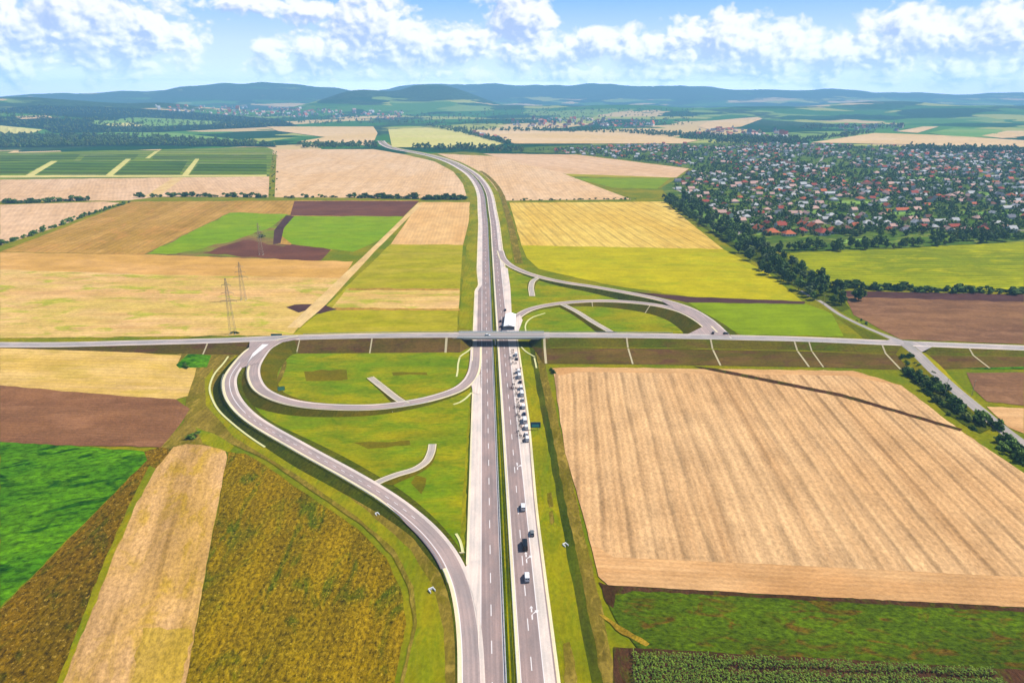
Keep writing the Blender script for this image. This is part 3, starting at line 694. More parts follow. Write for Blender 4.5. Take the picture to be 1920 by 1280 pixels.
class Axis:
    def __init__(s, pts):
        s.p = pts; s.n = []; s.s = [0]
        for i in range(len(pts)):
            d = pts[min(i + 1, len(pts) - 1)] - pts[max(i - 1, 0)]; d.z = 0; d.normalize(); s.n.append(Vector((d.y, -d.x, 0)))   # to the right of travel
        for i in range(1, len(pts)): s.s.append(s.s[-1] + (pts[i] - pts[i - 1]).length)
        s.len = s.s[-1]
    def at(s, d, off=0, dz=0):
        d = min(max(d, 0), s.len - 1e-4); lo, hi = 0, len(s.s) - 1
        while hi - lo > 1:
            m = (lo + hi) // 2
            if s.s[m] <= d: lo = m
            else: hi = m
        t = (d - s.s[lo]) / max(1e-9, s.s[lo + 1] - s.s[lo])
        p = s.p[lo].lerp(s.p[lo + 1], t); n = s.n[lo].lerp(s.n[lo + 1], t)
        return p + n * off + Vector((0, 0, dz))
    def heading(s, d):
        a, b = s.at(d - 1), s.at(d + 1); return atan2(b.y - a.y, b.x - a.x)
    def near(s, x, y):
        i = min(range(len(s.p)), key=lambda k: (s.p[k].x - x) ** 2 + (s.p[k].y - y) ** 2); return s.s[i]
def val(f, d): return f(d) if callable(f) else f
def strip_mesh(name, ax, a, b, dz, mat, d0=0, d1=None, ncross=1):
    d1 = ax.len if d1 is None else d1
    ds = [d0] + [q for q in ax.s if d0 + .5 < q < d1 - .5] + [d1]
    if name in ('grass_verge', 'ditch', 'rough_margin', 'grass_bench') and d1 - d0 < 3000: ds = sorted(set(ds + [d0 + 3 * k for k in range(int((min(d1, 1100) - d0) / 3))]))
    v, f, uv = [], [], []
    for d in ds:
        oa, ob = val(a, d), val(b, d)
        if name in ('grass_verge', 'ditch', 'rough_margin', 'grass_bench'):       # grown edges, never ruler straight
            oa += .7 * noise.noise((d / 13, oa, 1.7)) + .5 * noise.noise((d / 4.3, oa, 5.1)); ob += .7 * noise.noise((d / 13, ob, 1.7)) + .5 * noise.noise((d / 4.3, ob, 5.1))
        for k in range(ncross + 1):
            o = oa + (ob - oa) * k / ncross; v.append(ax.at(d, o, val(dz, d))); uv.append((o, d))
    w = ncross + 1
    for i in range(len(ds) - 1):
        for k in range(ncross): q = i * w + k; f.append((q, q + 1, q + w + 1, q + w))
    return mesh_from(name, v, f, mat, None, uv)
def strip(name, ax, a, b, dz, mat, d0=0, d1=None, parent=None):
    return struct(link(name, strip_mesh(name, ax, a, b, dz, mat, d0, d1), parent))
def bank(name, ax, prof, mat, d0=0, d1=None):
    """earthwork: prof(z) -> list of (offset, height) across"""
    d1 = ax.len if d1 is None else d1
    ds = [d0] + [q for q in ax.s if d0 + .5 < q < d1 - .5] + [d1]
    v, f = [], []; w = None
    for d in ds:
        p = ax.at(d); pr = prof(p.z, d); w = len(pr)
        for o, z in pr: q = ax.at(d, o); v.append((q.x, q.y, z))
    for i in range(len(ds) - 1):
        for k in range(w - 1): q = i * w + k; f.append((q, q + 1, q + w + 1, q + w))
    return struct(link(name, mesh_from(name, v, f, mat)))
def dashes(name, ax, off, wid, on, gap, dz, d0, d1, phase=0):
    v, f = [], []; d = d0 + phase
    while d + on < d1:
        i = len(v)
        for dd, o in ((d, -wid / 2), (d, wid / 2), (d + on, wid / 2), (d + on, -wid / 2)): v.append(ax.at(dd, val(off, dd) + o, dz))
        f.append((i, i + 1, i + 2, i + 3)); d += on + gap
    return struct(link(name, mesh_from(name, v, f, M['paint'])))
def axis_px(pts, step=4.0): return Axis(catmull([G(*q) for q in pts], step))

# ---- the motorway
g0 = G(961, 1280); vpx = (905 - 960) / F * cP
MZ = 0.45
pts = [Vector((g0.x + vpx * (D - g0.y), D, MZ)) for D in (60, 171, 300, 450, 600, 750, 900, 1010)]
for px, py in ((914.5, 398), (909.5, 363.5), (900, 343.8), (885, 326.9), (863, 312.8), (846, 304.4), (822, 296), (800, 290.5), (770, 284.5), (742, 279.5), (724, 273), (714, 264), (713, 254), (719, 245)):
    g = G(px, py); g.z = MZ; pts.append(g)
MW = Axis(catmull(pts, 8.0))
def at_py(py):                                    # distance along the motorway of a photo row on the straight
    g = G(920, py); return MW.near(g0.x + vpx * (g.y - g0.y), g.y)
far_w = lambda d: 1 + max(0, d - 2000) / 2500
dB = at_py(632)
sl_l = at_py(722); sl_t = at_py(546); sl_t2 = at_py(500)   # the lane along the left edge, between loop and taper
def left_edge(d):                                  # outer edge of paving on the left
    if d < sl_l: return -10.5
    if d < sl_t: return -14.2
    return -10.5 - 3.7 * (1 - smooth(sl_t, sl_t + 25, d))
def left_sh(d):
    if d < sl_l: return -15.6
    return left_edge(d) - 2.6 - (2.4 if d > sl_t else 0) * smooth(sl_t, sl_t2, d)
# grass along the motorway
strip('grass_verge', MW, lambda d: -30 if d > dB + 20 else -19.5, lambda d: left_sh(d) + .3, -.20, FM['verge'], 90, 2350)
strip('ditch', MW, -17.4, -16.1, -.12, FM['ditch'], at_py(1050), at_py(740))
strip('grass_verge', MW, 15.0, 25.6, -.20, FM['verge'])
strip('ditch', MW, 25.2, 29.4, -.24, FM['ditch'], 0, dB - 25)
strip('ditch', MW, 27, 36, -.24, FM['rough'], at_py(495), 1700)
strip('rough_margin', MW, 29.2, 34.5, -.27, FM['rough'], 0, dB - 40)
for q in ([(1026, 924), (1034, 922), (1038, 948), (1031, 952)], [(1029, 960), (1036, 956), (1040, 978), (1033, 984)], [(1056, 1206), (1068, 1202), (1078, 1240), (1084, 1300), (1062, 1300)]): P('soil_patch', q, FM['rough'], 3)
mw = strip('motorway', MW, left_edge, 10.5, 0, M['asphalt'])
strip('hard_shoulder', MW, left_sh, left_edge, 0.02, M['shoulder'])
rs = lambda d: 2.3 * smooth(at_py(1000), at_py(770), d) * (1 - smooth(dB + 10, dB + 60, d))      # the shoulder widens towards the bridge
strip('hard_shoulder', MW, 10.4, lambda d: 14.0 + rs(d), 0.02, M['shoulder'])
strip('gutter', MW, lambda d: 13.9 + rs(d), lambda d: 14.45 + rs(d), 0.03, M['asphalt'])
strip('gravel_berm', MW, lambda d: 14.4 + rs(d), lambda d: 15.6 + rs(d), 0.03, M['gravel'])
strip('gravel_berm', MW, lambda d: left_sh(d) - .9, left_sh, 0.03, M['gravel'])
strip('median_grass', MW, -1.9, 1.5, 0.05, FM['ditch'])
strip('median_grass', MW, -.9, -.3, 0.07, FM['verge'])
strip('median_grass', MW, .7, 1.3, 0.07, FM['verge'])
strip('median_edge', MW, 1.4, 2.6, 0.04, M['gravel'])
strip('median_edge', MW, -2.5, -1.8, 0.04, M['cross_asphalt'])
dashes('lane_marking', MW, -6.6, .32, 6, 12, .024, 90, 1900, (at_py(1225) - 93) % 18)
dashes('lane_marking', MW, 6.6, .32, 6, 12, .024, 90, 1900, (at_py(1250) - 93) % 18)
for o in (-10.35, -2.7, 2.8, 10.35):
    strip('edge_line', MW, o - .14, o + .14, .028, M['paint'], 90, 2300)
dashes('lane_marking', MW, -10.4, .4, 3, 3, .03, sl_l, sl_t)
def arrow(py, off, big=1.0):
    """a white lane arrow bent to the side"""
    d = at_py(py); v, f = [], []
    def q(pts):
        i = len(v)
        for a, b in pts: v.append(MW.at(d + b * big, off + a * big, .03))
        f.append(tuple(range(i, i + len(pts))))
    q([(-.35, -3.2), (.15, -3.2), (.15, -.6), (-.35, -.9)]); q([(-.35, -.9), (.15, -.6), (1.5, .5), (1.3, 1.1)]); q([(1.0, 1.6), (1.75, -.1), (2.6, 1.4)])
    q([(-.35, .6), (.15, .6), (.15, 2.8), (-.35, 2.8)]); q([(-.8, 2.6), (.6, 2.6), (-.1, 4.0)])
    struct(link('road_arrow', mesh_from('road_arrow', v, f, M['paint'])))
arrow(878, 8.2); arrow(1040, 8.4); arrow(1150, 8.5)

# ---- the road across
CR_PX = [(-420, 642, .3), (-200, 645, .4), (0, 646, .6), (100, 646, 1.2), (250, 642.5, 3.2), (420, 638, 5.4), (540, 633, 6.3), (700, 629.2, 7), (860, 628, 7), (940, 628, 7), (1020, 628, 7),
         (1200, 629, 7), (1400, 633, 6.8), (1500, 635.5, 6.5), (1660, 642, 6), (1760, 646, 5.2), (1920, 652, 4), (2200, 662, 2)]
CR = axis_px(CR_PX, 5)
BR_L, BR_R = CR.near(G(862, 628, 7).x, G(862, 628, 7).y), CR.near(G(1020, 628, 7).x, G(1020, 628, 7).y)
HW = 6.3
def cone(d):                                       # 1 on the road, falling to 0 at the foot of the bank under the bridge
    if d <= BR_L + 2: return 1
    if d >= BR_R - 2: return 1
    return max(0, 1 - (d - BR_L - 2) / 9) if d < (BR_L + BR_R) / 2 else max(0, 1 - (BR_R - 2 - d) / 9)
def cr_prof(z, d):
    c = cone(d); h = max(0.02, (z - .12)) * c
    pr = [(-HW - 1.9 * h - .4, -.05), (-HW, h)]
    pr += [(HW, h)]
    if d > (BR_L + BR_R) / 2:
        k = c * min(1, h / 6)
        pr += [(HW + 2.0 * h * .62, h * .38), (HW + 2.0 * h * .62 + 2.0 * k, h * .34), (HW + 2 * h + 22 * k, h * .03 - .05)]
    else:
        pr += [(HW + 1.95 * h * .6, h * .4), (HW + 1.95 * h * .6 + .1, h * .4), (HW + 1.95 * h + .5, -.05)]
    return pr
cr_h = lambda d: max(.02, CR.at(d).z - .12)
strip('grass_bench', CR, lambda d: HW + 1.24 * cr_h(d) + .2, lambda d: HW + 1.24 * cr_h(d) + 1.5, lambda d: .38 * cr_h(d) + .10 - CR.at(d).z, FM['verge'], BR_R + 4, CR.near(G(1600, 639, 6.2).x, G(1600, 639, 6.2).y))
for d0, d1 in ((0, BR_L + 11.5), (BR_R - 11.5, CR.len)):
    # extra stations at the bridge ends so that the cones are crisp
    sub = [CR.at(d0)] + [CR.at(q) for q in sorted(CR.s + [BR_L + 2 + k for k in range(0, 10)] + [BR_R - 2 - k for k in range(0, 10)]) if d0 < q < d1] + [CR.at(d1)]
    ax = Axis(sub)
    bank('embankment', ax, (lambda z, d, o=d0: cr_prof(z, d + o)), FM['slope_green'] if d0 else FM['slope'])
    if d0: bank('embankment_foot', ax, (lambda z, d, o=d0: [(a, h + .06) for a, h in cr_prof(z, d + o)[-2:]]), FM['slope'])
strip('cross_road', CR, -4.0, 4.0, 0.0, M['cross_asphalt'], 0, BR_L)
strip('cross_road', CR, -4.0, 4.0, 0.0, M['cross_asphalt'], BR_R)
for a, b in ((-5.6, -4.0), (4.0, 5.6)):
    strip('road_shoulder', CR, a, b, .01, M['shoulder'], 0, BR_L); strip('road_shoulder', CR, a, b, .01, M['shoulder'], BR_R)
dashes('lane_marking', CR, 0, .2, 4, 8, .014, 100, BR_L)
dashes('lane_marking', CR, 0, .2, 4, 8, .014, BR_R, CR.len)

# ---- ramps
def ramp(name, pts, wl, wr, sh=1.3, slope=None, mat='ramp_asphalt', step=3.0, line=None, d0b=0, d1b=None, k=2.0):
    ax = axis_px(pts, step)
    hw = lambda d: max(val(wl, d), val(wr, d)) + sh + .6
    def prof(z, d):
        h = max(.02, z - .12); a, b = val(wl, d) + sh + .5, val(wr, d) + sh + .5
        kk = val(k, d); return [(-a - kk * h - .2, -.06), (-a, h), (b, h), (b + kk * h + .2, -.06)]
    if slope: bank('embankment', ax, prof, slope, d0b, d1b)
    strip(name, ax, lambda d: -val(wl, d), wr, 0, M[mat])
    strip('road_shoulder', ax, lambda d: -val(wl, d) - sh, lambda d: -val(wl, d), .012, M['shoulder'])
    strip('road_shoulder', ax, wr, lambda d: val(wr, d) + sh, .012, M['gravel'])
    return ax
RA = ramp('ramp_road', [(500, 640, 6.1), (472, 656, 6.0), (449, 680, 5.6), (432, 706, 5.0), (431, 728, 4.4), (441, 752, 3.7), (472, 784, 3.1), (566, 840, 2.6), (660, 892, 2.2), (720, 928, 1.9), (764, 960, 1.5), (806, 998, 1.1), (840, 1042, .8),
                        (862, 1090, .6), (874, 1140, .52), (881, 1200, .5), (884, 1280, .48), (886, 1370, .48)], 2.9, 2.9, 1.6, FM['slope_ramp'], k=lambda d: 1.25 + 1.9 * smooth(125, 215, d))
LP = ramp('loop_road', [(560, 632.5, 6.5), (528, 638, 6.3), (503, 650, 6.0), (487, 668, 5.6), (476, 690, 5.1), (478, 712, 4.5), (492, 732, 3.9), (522, 747, 3.4), (562, 757, 3.0), (620, 762.5, 2.5), (700, 763, 1.9), (768, 755, 1.4), (815, 745, 1.0),
                        (858, 730, .7), (878, 715, .55), (888, 698, .5), (892, 676, .48), (893, 650, .48)], 2.8, 2.8, 1.4, FM['slope_loop'], k=2.2)
UR = ramp('ramp_road', [(938, 470, .5), (944, 486, .52), (956, 497, .6), (976, 507, .9), (1008, 518, 1.4), (1060, 529.5, 2.4), (1110, 537, 3.2), (1180, 549.5, 4.4), (1240, 562, 5.2), (1288, 577, 5.8), (1324, 597, 6.4), (1350, 619, 6.8), (1362, 634, 6.85)], 2.9, 2.9, 1.3, FM['slope_ramp'], k=2.0)
UL = ramp('loop_road', [(962, 622, .5), (963, 605, .5), (972, 592, .6), (1000, 578, .9), (1050, 568.5, 1.7), (1116, 564, 2.8), (1180, 566, 4.0), (1234, 572.5, 4.9), (1276, 583, 5.7), (1308, 599, 6.3), (1328, 615, 6.7), (1338, 632, 6.85)], 2.9, 2.9, 1.2, FM['slope_loop'], k=2.0)
dashes('lane_marking', RA, 0, .25, 3, 4, .015, 4, RA.near(*G(780, 975)[:2]))
# the paved widths where ramps meet roads
def sheet(name, pts, mat):
    """a paved corner: px, py, height of each corner"""
    v = [G(*p) for p in pts]; bm = bmesh.new(); bm.faces.new([bm.verts.new(q) for q in v]); bmesh.ops.triangulate(bm, faces=bm.faces)
    bm.normal_update()
    if sum(f.normal.z * f.calc_area() for f in bm.faces) < 0: bmesh.ops.reverse_faces(bm, faces=bm.faces)
    uvl = bm.loops.layers.uv.new('uv')
    for f in bm.faces:
        for l in f.loops: l[uvl].uv = (l.vert.co.x, l.vert.co.y)
    me = bpy.data.meshes.new(name); bm.to_mesh(me); bm.free(); me.materials.append(mat); return struct(link(name, me))
sheet('junction_paving', [(468, 640.5, 6.15), (560, 635.5, 6.5), (522, 643, 6.35), (498, 659, 6.05), (486, 680, 5.55), (470, 684, 5.5), (452, 690, 5.45), (450, 677, 5.74), (461, 663, 5.96), (467, 653, 6.1)], M['ramp_asphalt'])
sheet('traffic_island', [(492, 645, 6.42), (504, 645, 6.42), (470, 672, 5.9), (464, 680, 5.76), (474, 662, 6.15)], M['paint'])
sheet('junction_paving', [(1240, 564, 5.35), (1290, 577, 5.95), (1330, 598, 6.55), (1372, 630, 6.93), (1290, 626, 6.9), (1318, 612, 6.7), (1300, 595, 6.35), (1262, 577, 5.6)], M['ramp_asphalt'])
sheet('gore_paving', [(868, 1068, .60), (882, 1050, .60), (900.2, 1050, .60), (899.5, 1150, .60), (897.5, 1230, .60), (894, 1150, .62), (885, 1110, .66)], M['shoulder'])
strip('ramp_shoulder', RA, 2.9, lambda d: 2.9 + 2.6 * smooth(RA.near(*G(720, 928)[:2]), RA.near(*G(800, 992)[:2]), d), .02, M['asphalt'], RA.near(*G(720, 928)[:2]), RA.near(*G(856, 1066)[:2]))
strip('edge_line', RA, 2.75, 3.1, .035, M['paint'], RA.near(*G(740, 940)[:2]), RA.near(*G(884, 1280)[:2]))
strip('edge_line', RA, -.3, .1, .03, M['paint'], RA.near(*G(444, 686)[:2]), RA.near(*G(470, 780)[:2]))
sheet('gore_paving', [(943, 500, .56), (952, 503, .62), (957, 540, .56), (960, 600, .56), (975, 590, .66), (980, 600, .62), (972, 622, .56), (950, 622, .56), (946, 560, .56)], M['shoulder'])
sheet('gore_paving', [(900.5, 700, .62), (893, 708, .62), (884, 722, .62), (887, 736, .62), (901.5, 740, .62)], M['shoulder'])
def path(name, pts, hw, mat='stub_asphalt', edge=.6, slope=None, k=2.0):
    ax = axis_px(pts, 2.5)
    if slope: bank('embankment', ax, lambda z, d: [(-hw - edge - k * max(.02, z - .1) - .2, -.06), (-hw - edge, max(.02, z - .1)), (hw + edge, max(.02, z - .1)), (hw + edge + k * max(.02, z - .1) + .2, -.06)], slope)
    strip(name, ax, -hw, hw, .0, M[mat])
    for a, b in ((-hw - edge, -hw), (hw, hw + edge)): strip('gravel_berm', ax, a, b, .01, M['gravel'])
    return ax
path('service_road', [(762, 757, 1.5), (745, 747, 1.3), (718, 726, .8), (694, 707, .6)], 1.9, slope=FM['slope_loop'])
path('service_road', [(700, 908, 2.0), (716, 900, 1.9), (745, 889, 1.6), (778, 879, 1.1), (798, 866, .9), (808, 848, .6), (811, 832, .5)], 1.6, slope=FM['slope_loop'])
path('service_road', [(1012, 519, 1.5), (1000, 526, 1.2), (996, 538, .8), (998, 555, .5)], 2.2, slope=FM['slope_loop'])
path('service_road', [(1052, 569, 1.6), (1080, 583, 1.7), (1112, 603, 2.0), (1145, 622, 3.0)], 2.1, slope=FM['slope_loop'])
SR = axis_px([(1500, 545, .3), (1540, 566, .35), (1572, 588, .6), (1620, 612, 2.4), (1668, 632, 5.2), (1690, 641, 5.9), (1716, 660, 5.4), (1748, 692, 3.6), (1790, 730, 1.8), (1836, 768, .7), (1890, 812, .4), (1960, 860, .4), (2060, 920, .4)], 4)
bank('embankment', SR, lambda z, d: [(-4.5 - 2 * max(.02, z - .12) - .2, -.06), (-4.5, max(.02, z - .12)), (4.5, max(.02, z - .12)), (4.5 + 2 * max(.02, z - .12) + .2, -.06)], FM['verge'])
sr_w = lambda d: 2.0 + 2.2 * smooth(SR.near(*G(1640, 620, 4)[:2]), SR.near(*G(1700, 650, 5.5)[:2]), d)
strip('side_road', SR, lambda d: -sr_w(d), sr_w, 0, M['village_road'])
sheet('junction_paving', [(1648, 642, 6.08), (1676, 634, 6.02), (1690, 637.5, 5.96), (1760, 643.5, 5.3), (1748, 650, 5.35), (1728, 660, 5.2), (1716, 650, 5.6), (1690, 646, 5.98)], M['cross_asphalt'])

# ---- concrete drains: pale channels along the toes of the banks, chutes down the slopes
def ribbon(name, label, cat, pts, w, mat, group, th=.13):
    """pts are world points on the surface; a shallow concrete trough with raised lips"""
    ax = Axis(pts); mb = MB()
    prev = None
    for i in range(len(ax.p)):
        p, n = ax.p[i], ax.n[i]
        r = [p + n * o + Vector((0, 0, z)) for o, z in ((-w / 2, -.3), (-w / 2, th), (-w * .3, th), (-w * .12, .08), (w * .12, .08), (w * .3, th), (w / 2, th), (w / 2, -.3))]
        if prev:
            for k in range(7): mb.quad([prev[k], prev[k + 1], r[k + 1], r[k]])
        prev = r
    o = mb.obj(name, mat); return tag(o, label, cat, group)
CH = 'pale concrete drainage channels along the banks'
for lab, pts in (('long pale yellow concrete drain channel curving along the foot of the left ramp', [(428, 668), (418, 682), (404, 698), (396, 714), (393, 730), (399, 750), (411, 770), (440, 797), (470, 820), (497, 838)]),
                 ('short straight concrete channel in the grass left of the motorway below the bridge', [(862, 670), (859, 682), (858, 696), (856, 706)]),
                 ('slanting concrete channel at the foot of the left bridge bank beside the motorway', [(884, 652), (876, 659), (868, 664), (862, 669)]),
                 ('slanting concrete channel at the foot of the right bridge bank beside the crowd', [(977, 650), (986, 659), (996, 665), (1003, 669)]),
                 ('short straight concrete channel in the grass right of the motorway below the bridge', [(1002, 671), (1004, 680), (1006, 690)]),
                 ('curved pale concrete channel in the grass beside the right loop', [(986, 621), (985, 611), (990, 601), (1000, 594), (1012, 590), (1022, 587)]),
                 ('thin curved concrete channel where the left loop meets the motorway', [(884, 736), (874, 746), (862, 754), (850, 758)]),
                 ('thin concrete channel in the wedge of grass between ramp and motorway', [(855, 1000), (862, 1012), (866, 1026), (868, 1036)])):
    ribbon('drainage_channel', lab, 'drain channel', catmull([G(a, b, .42) for a, b in pts], 3), 1.15, M['channel'], CH)
def slope_z(ax, prof, x, y):
    d = ax.near(x, y); p = ax.at(d); n = (ax.at(d, 1) - p); o = (Vector((x, y, 0)) - Vector((p.x, p.y, 0))).dot(n)
    pr = prof(p.z, d)
    for (a, za), (b, zb) in zip(pr, pr[1:]):
        if a <= o <= b: return za + (zb - za) * (o - a) / max(1e-6, b - a)
    return 0
CG = 'concrete chutes down the embankment slopes'
for k, (px, lab, w, drop) in enumerate((
        (392, 'concrete chute on the bank just left of the left junction', 1.0, 1), (562, 'thin concrete chute near the top of the left loop', .8, 1), (704, 'concrete chute on the dark bank midway along the left loop', 1.0, 1), (839, 'wide bright concrete chute beside the left end of the bridge', 1.7, 1),
        (1018, 'wide bright concrete chute beside the right end of the bridge', 1.7, 1), (1171, 'concrete chute on the bank opposite the right loop', 1.2, 1), (1327, 'concrete chute below the right junction', 1.2, 1),
        (1485, 'left one of the two neighbouring chutes right of the junction', 1.2, 1), (1512, 'right one of the two neighbouring chutes right of the junction', 1.0, 1), (1640, 'concrete chute nearest the tree filled corner of the side road', 1.2, 1),
        (1796, 'concrete chute on the green bank beyond the side road', 1.1, 1))):
    zz = 6.5; g = G(px, 634, zz); d = CR.near(g.x, g.y); p = CR.at(d)
    foot = cr_prof(p.z, d)
    sk = 0.0
    pts = []
    for o, z in [q for q in foot if q[0] >= HW]: pts.append(CR.at(d, o) * 1.0); pts[-1].z = z + .05
    if pts[0].z < .5: continue
    q2 = []
    for a, b in zip(pts, pts[1:]):
        for t in (0, .33, .66): q2.append(a.lerp(b, t))
    q2.append(pts[-1])
    ribbon('drain_chute', lab, 'drain chute', q2, w, M['chute'], CG)
def chute_on(ax, prof_h, d, side, k, lab):
    p = ax.at(d); h = p.z; a = prof_h
    pts = [ax.at(d, side * (a + k * h * t)) for t in (0, .33, .66, 1)]
    for q, t in zip(pts, (0, .33, .66, 1)): q.z = max(.05, h * (1 - t))
    ribbon('drain_chute', lab, 'drain chute', pts, .8, M['chute'], CG)
chute_on(UL, 4.7, UL.near(*G(1222, 571, 4.8)[:2]), 1, 2.0, 'thin concrete chute on the inner bank of the right loop')
chute_on(UL, 4.7, UL.near(*G(1112, 564, 2.8)[:2]), 1, 2.0, 'faint short chute inside the right loop above the service road')
chute_on(RA, 5.0, RA.near(*G(840, 1042, .8)[:2]), -1, 4.0, 'concrete chute from the ramp to the white outlet block')
def outlet(px, py, lab, s=1.0):
    g = G(px, py, .0); mb = MB(); mb.box((0, 0, .5 * s), (2.2 * s, .35, 1.4 * s)); mb.box((-1.0 * s, -.9, .4 * s), (.3, 1.8, 1.1 * s)); mb.box((1.0 * s, -.9, .4 * s), (.3, 1.8, 1.1 * s)); mb.box((0, -.9, .06), (1.6 * s, 1.8, .18))
    o = mb.obj('concrete_outlet', M['white']); o.location = g; o.rotation_euler = (0, 0, .6); tag(o, lab, 'drain outlet', 'white concrete drain outlets')
outlet(808, 1106, 'white concrete drain outlet at the foot of the ramp bank, lower left of the motorway', 1.0)
outlet(706, 963, 'small white drain outlet in the margin beside the middle of the left ramp', .65)
outlet(1058, 1021, 'pale drain outlet in the ditch right of the motorway', .8)
outlet(578, 768, 'tiny drain outlet on the outer bank of the left loop, left one', .7)
outlet(736, 771, 'tiny drain outlet on the outer bank of the left loop, right one', .7)

# ------------------------------------------------------------------ the overpass
def build_bridge():
    mid = (BR_L + BR_R) / 2; p = CR.at(mid); a = CR.heading(mid); Lb = BR_R - BR_L
    t = thing('overpass_bridge', 'concrete road bridge with railings crossing over the motorway', 'bridge', (p.x, p.y, 0), a)
    zt = p.z; h = Lb / 2
    mb = MB(); mb.box((0, 0, zt - .30), (Lb, 13.4, .5)); mb.obj('deck', M['concrete'], t)
    mb = MB(); mb.box((0, 0, zt - .02), (Lb - .2, 8.0, .06)); mb.obj('carriageway', M['cross_asphalt'], t)
    for s in (-1, 1):
        mb = MB(); mb.box((0, s * 6.55, zt + .10), (Lb + 1, .9, .9)); mb.obj('edge_beam', M['white'], t)
        mb = MB(); mb.box((0, s * 5.05, zt + .06), (Lb - .1, 2.0, .16)); mb.obj('walkway', M['concrete'], t)
        rl = MB(); n = int(Lb / 2)
        for k in range(n + 1):
            x = -h + Lb * k / n; rl.box((x, s * 6.6, zt + 1.05), (.10, .10, 1.1))
        for zz in (.75, 1.1, 1.58): rl.box((0, s * 6.6, zt + zz), (Lb, .09, .08))
        for k in range(n * 4): rl.box((-h + Lb * (k + .5) / (n * 4), s * 6.6, zt + 1.1), (.03, .03, 1.0))
        rl.obj('railing', M['steel'], t)
        gr = MB(); gr.box((0, s * 4.1, zt + .62), (Lb, .06, .32))
        for k in range(0, n + 1, 2): gr.box((-h + Lb * k / n, s * 4.18, zt + .35), (.08, .10, .62))
        gr.obj('crash_barrier', M['steel'], t)
    for k in range(6):
        y = -5.3 + k * 2.12; mb = MB(); mb.box((0, y, zt - 1.1), (Lb, .6, 1.1)); mb.box((0, y, zt - 1.6), (Lb, .85, .18)); mb.obj('girder', M['concrete'], t)
    mp = MW.at(MW.near(p.x, p.y)); off = (mp.x - p.x) * cos(a) + (mp.y - p.y) * sin(a)
    mb = MB(); mb.box((off, 0, zt - 2.0), (1.2, 12.4, .7)); mb.obj('crosshead', M['concrete'], t)
    for k in (-4.4, 0, 4.4):
        mb = MB(); mb.bar((off, k, -.2), (off, k, zt - 2.2), .5, n=14); mb.obj('pier', M['concrete'], t)
    for s in (-1, 1):
        x = s * (h - .5); mb = MB(); mb.box((x, 0, zt - 1.3), (1.4, 13.6, 1.9)); mb.obj('abutment', M['concrete'], t)
        for q in (-1, 1):
            w = MB(); w.prism([(x - s * .7, zt - 2.4), (x + s * 4.5, zt - 1.2), (x + s * 4.5, zt - .06), (x - s * .7, zt - .06)], q * 6.75 - .15, q * 6.75 + .15); w.obj('wing_wall', M['concrete'], t)
        # paving on the slope under the bridge
        sl = MB(); sl.quad([(s * (h - 1.5), -5.8, zt - .9), (s * (h - 1.5), 5.8, zt - .9), (s * (h - 10.6), 5.2, .18), (s * (h - 10.6), -5.2, .18)])
        sl.obj('slope_paving', M['concrete'], t)
build_bridge()

# ------------------------------------------------------------------ crash barriers
def barrier(label, ax, off, d0, d1, group, step=4.0, dz=0.0):
    t = thing('crash_barrier', label, 'crash barrier', tuple(ax.at((d0 + d1) / 2, off)), 0, group)
    o = Vector(t.location); mb = MB(); ds = [d0] + [q for q in ax.s if d0 < q < d1] + [d1]
    prof = ((-.10, .50), (.03, .56), (-.06, .66), (.03, .76), (-.10, .84)); prev = None
    for d in ds:
        r = [ax.at(d, off + a, z + dz) - o for a, z in prof] + [ax.at(d, off - .14, .84 + dz) - o, ax.at(d, off - .14, .50 + dz) - o]
        if prev:
            for k in range(7): mb.quad([prev[k], prev[(k + 1) % 7], r[(k + 1) % 7], r[k]])
        prev = r
    mb.obj('rail', M['steel'], t)
    ps = MB(); d = d0
    while d < d1: q = ax.at(d, off - .16, .38 + dz) - o; ps.box(q, (.10, .10, .84)); d += step
    po = ps.obj('posts', M['steel'], t); po['kind'] = 'stuff'
GB = 'steel crash barriers'
barrier('long steel crash barrier along the left side of the planted median', MW, -1.9, 95, 1500, GB)
barrier('long steel crash barrier along the right side of the planted median', MW, 1.6, 95, 1500, GB)
barrier('steel crash barrier along the outer edge of the left loop', LP, 4.6, LP.near(*G(487, 668, 5.6)[:2]), LP.near(*G(800, 749, 1)[:2]), GB)
barrier('steel crash barrier along the lower side of the left ramp', RA, 4.9, RA.near(*G(436, 700, 5.5)[:2]) , RA.near(*G(862, 1090, .7)[:2]), GB)
barrier('steel crash barrier on the near edge of the crossroad left of the bridge', CR, 5.9, CR.near(*G(560, 634, 6.4)[:2]), BR_L, GB)
barrier('steel crash barrier on the near edge of the crossroad right of the bridge', CR, 5.9, BR_R, CR.near(*G(1640, 641, 6)[:2]), GB)
barrier('steel crash barrier on the far edge of the crossroad left of the bridge', CR, -5.9, CR.near(*G(560, 634, 6.4)[:2]), BR_L, GB)
barrier('steel crash barrier on the far edge of the crossroad right of the bridge', CR, -5.9, BR_R, CR.near(*G(1270, 630, 6.9)[:2]), GB)

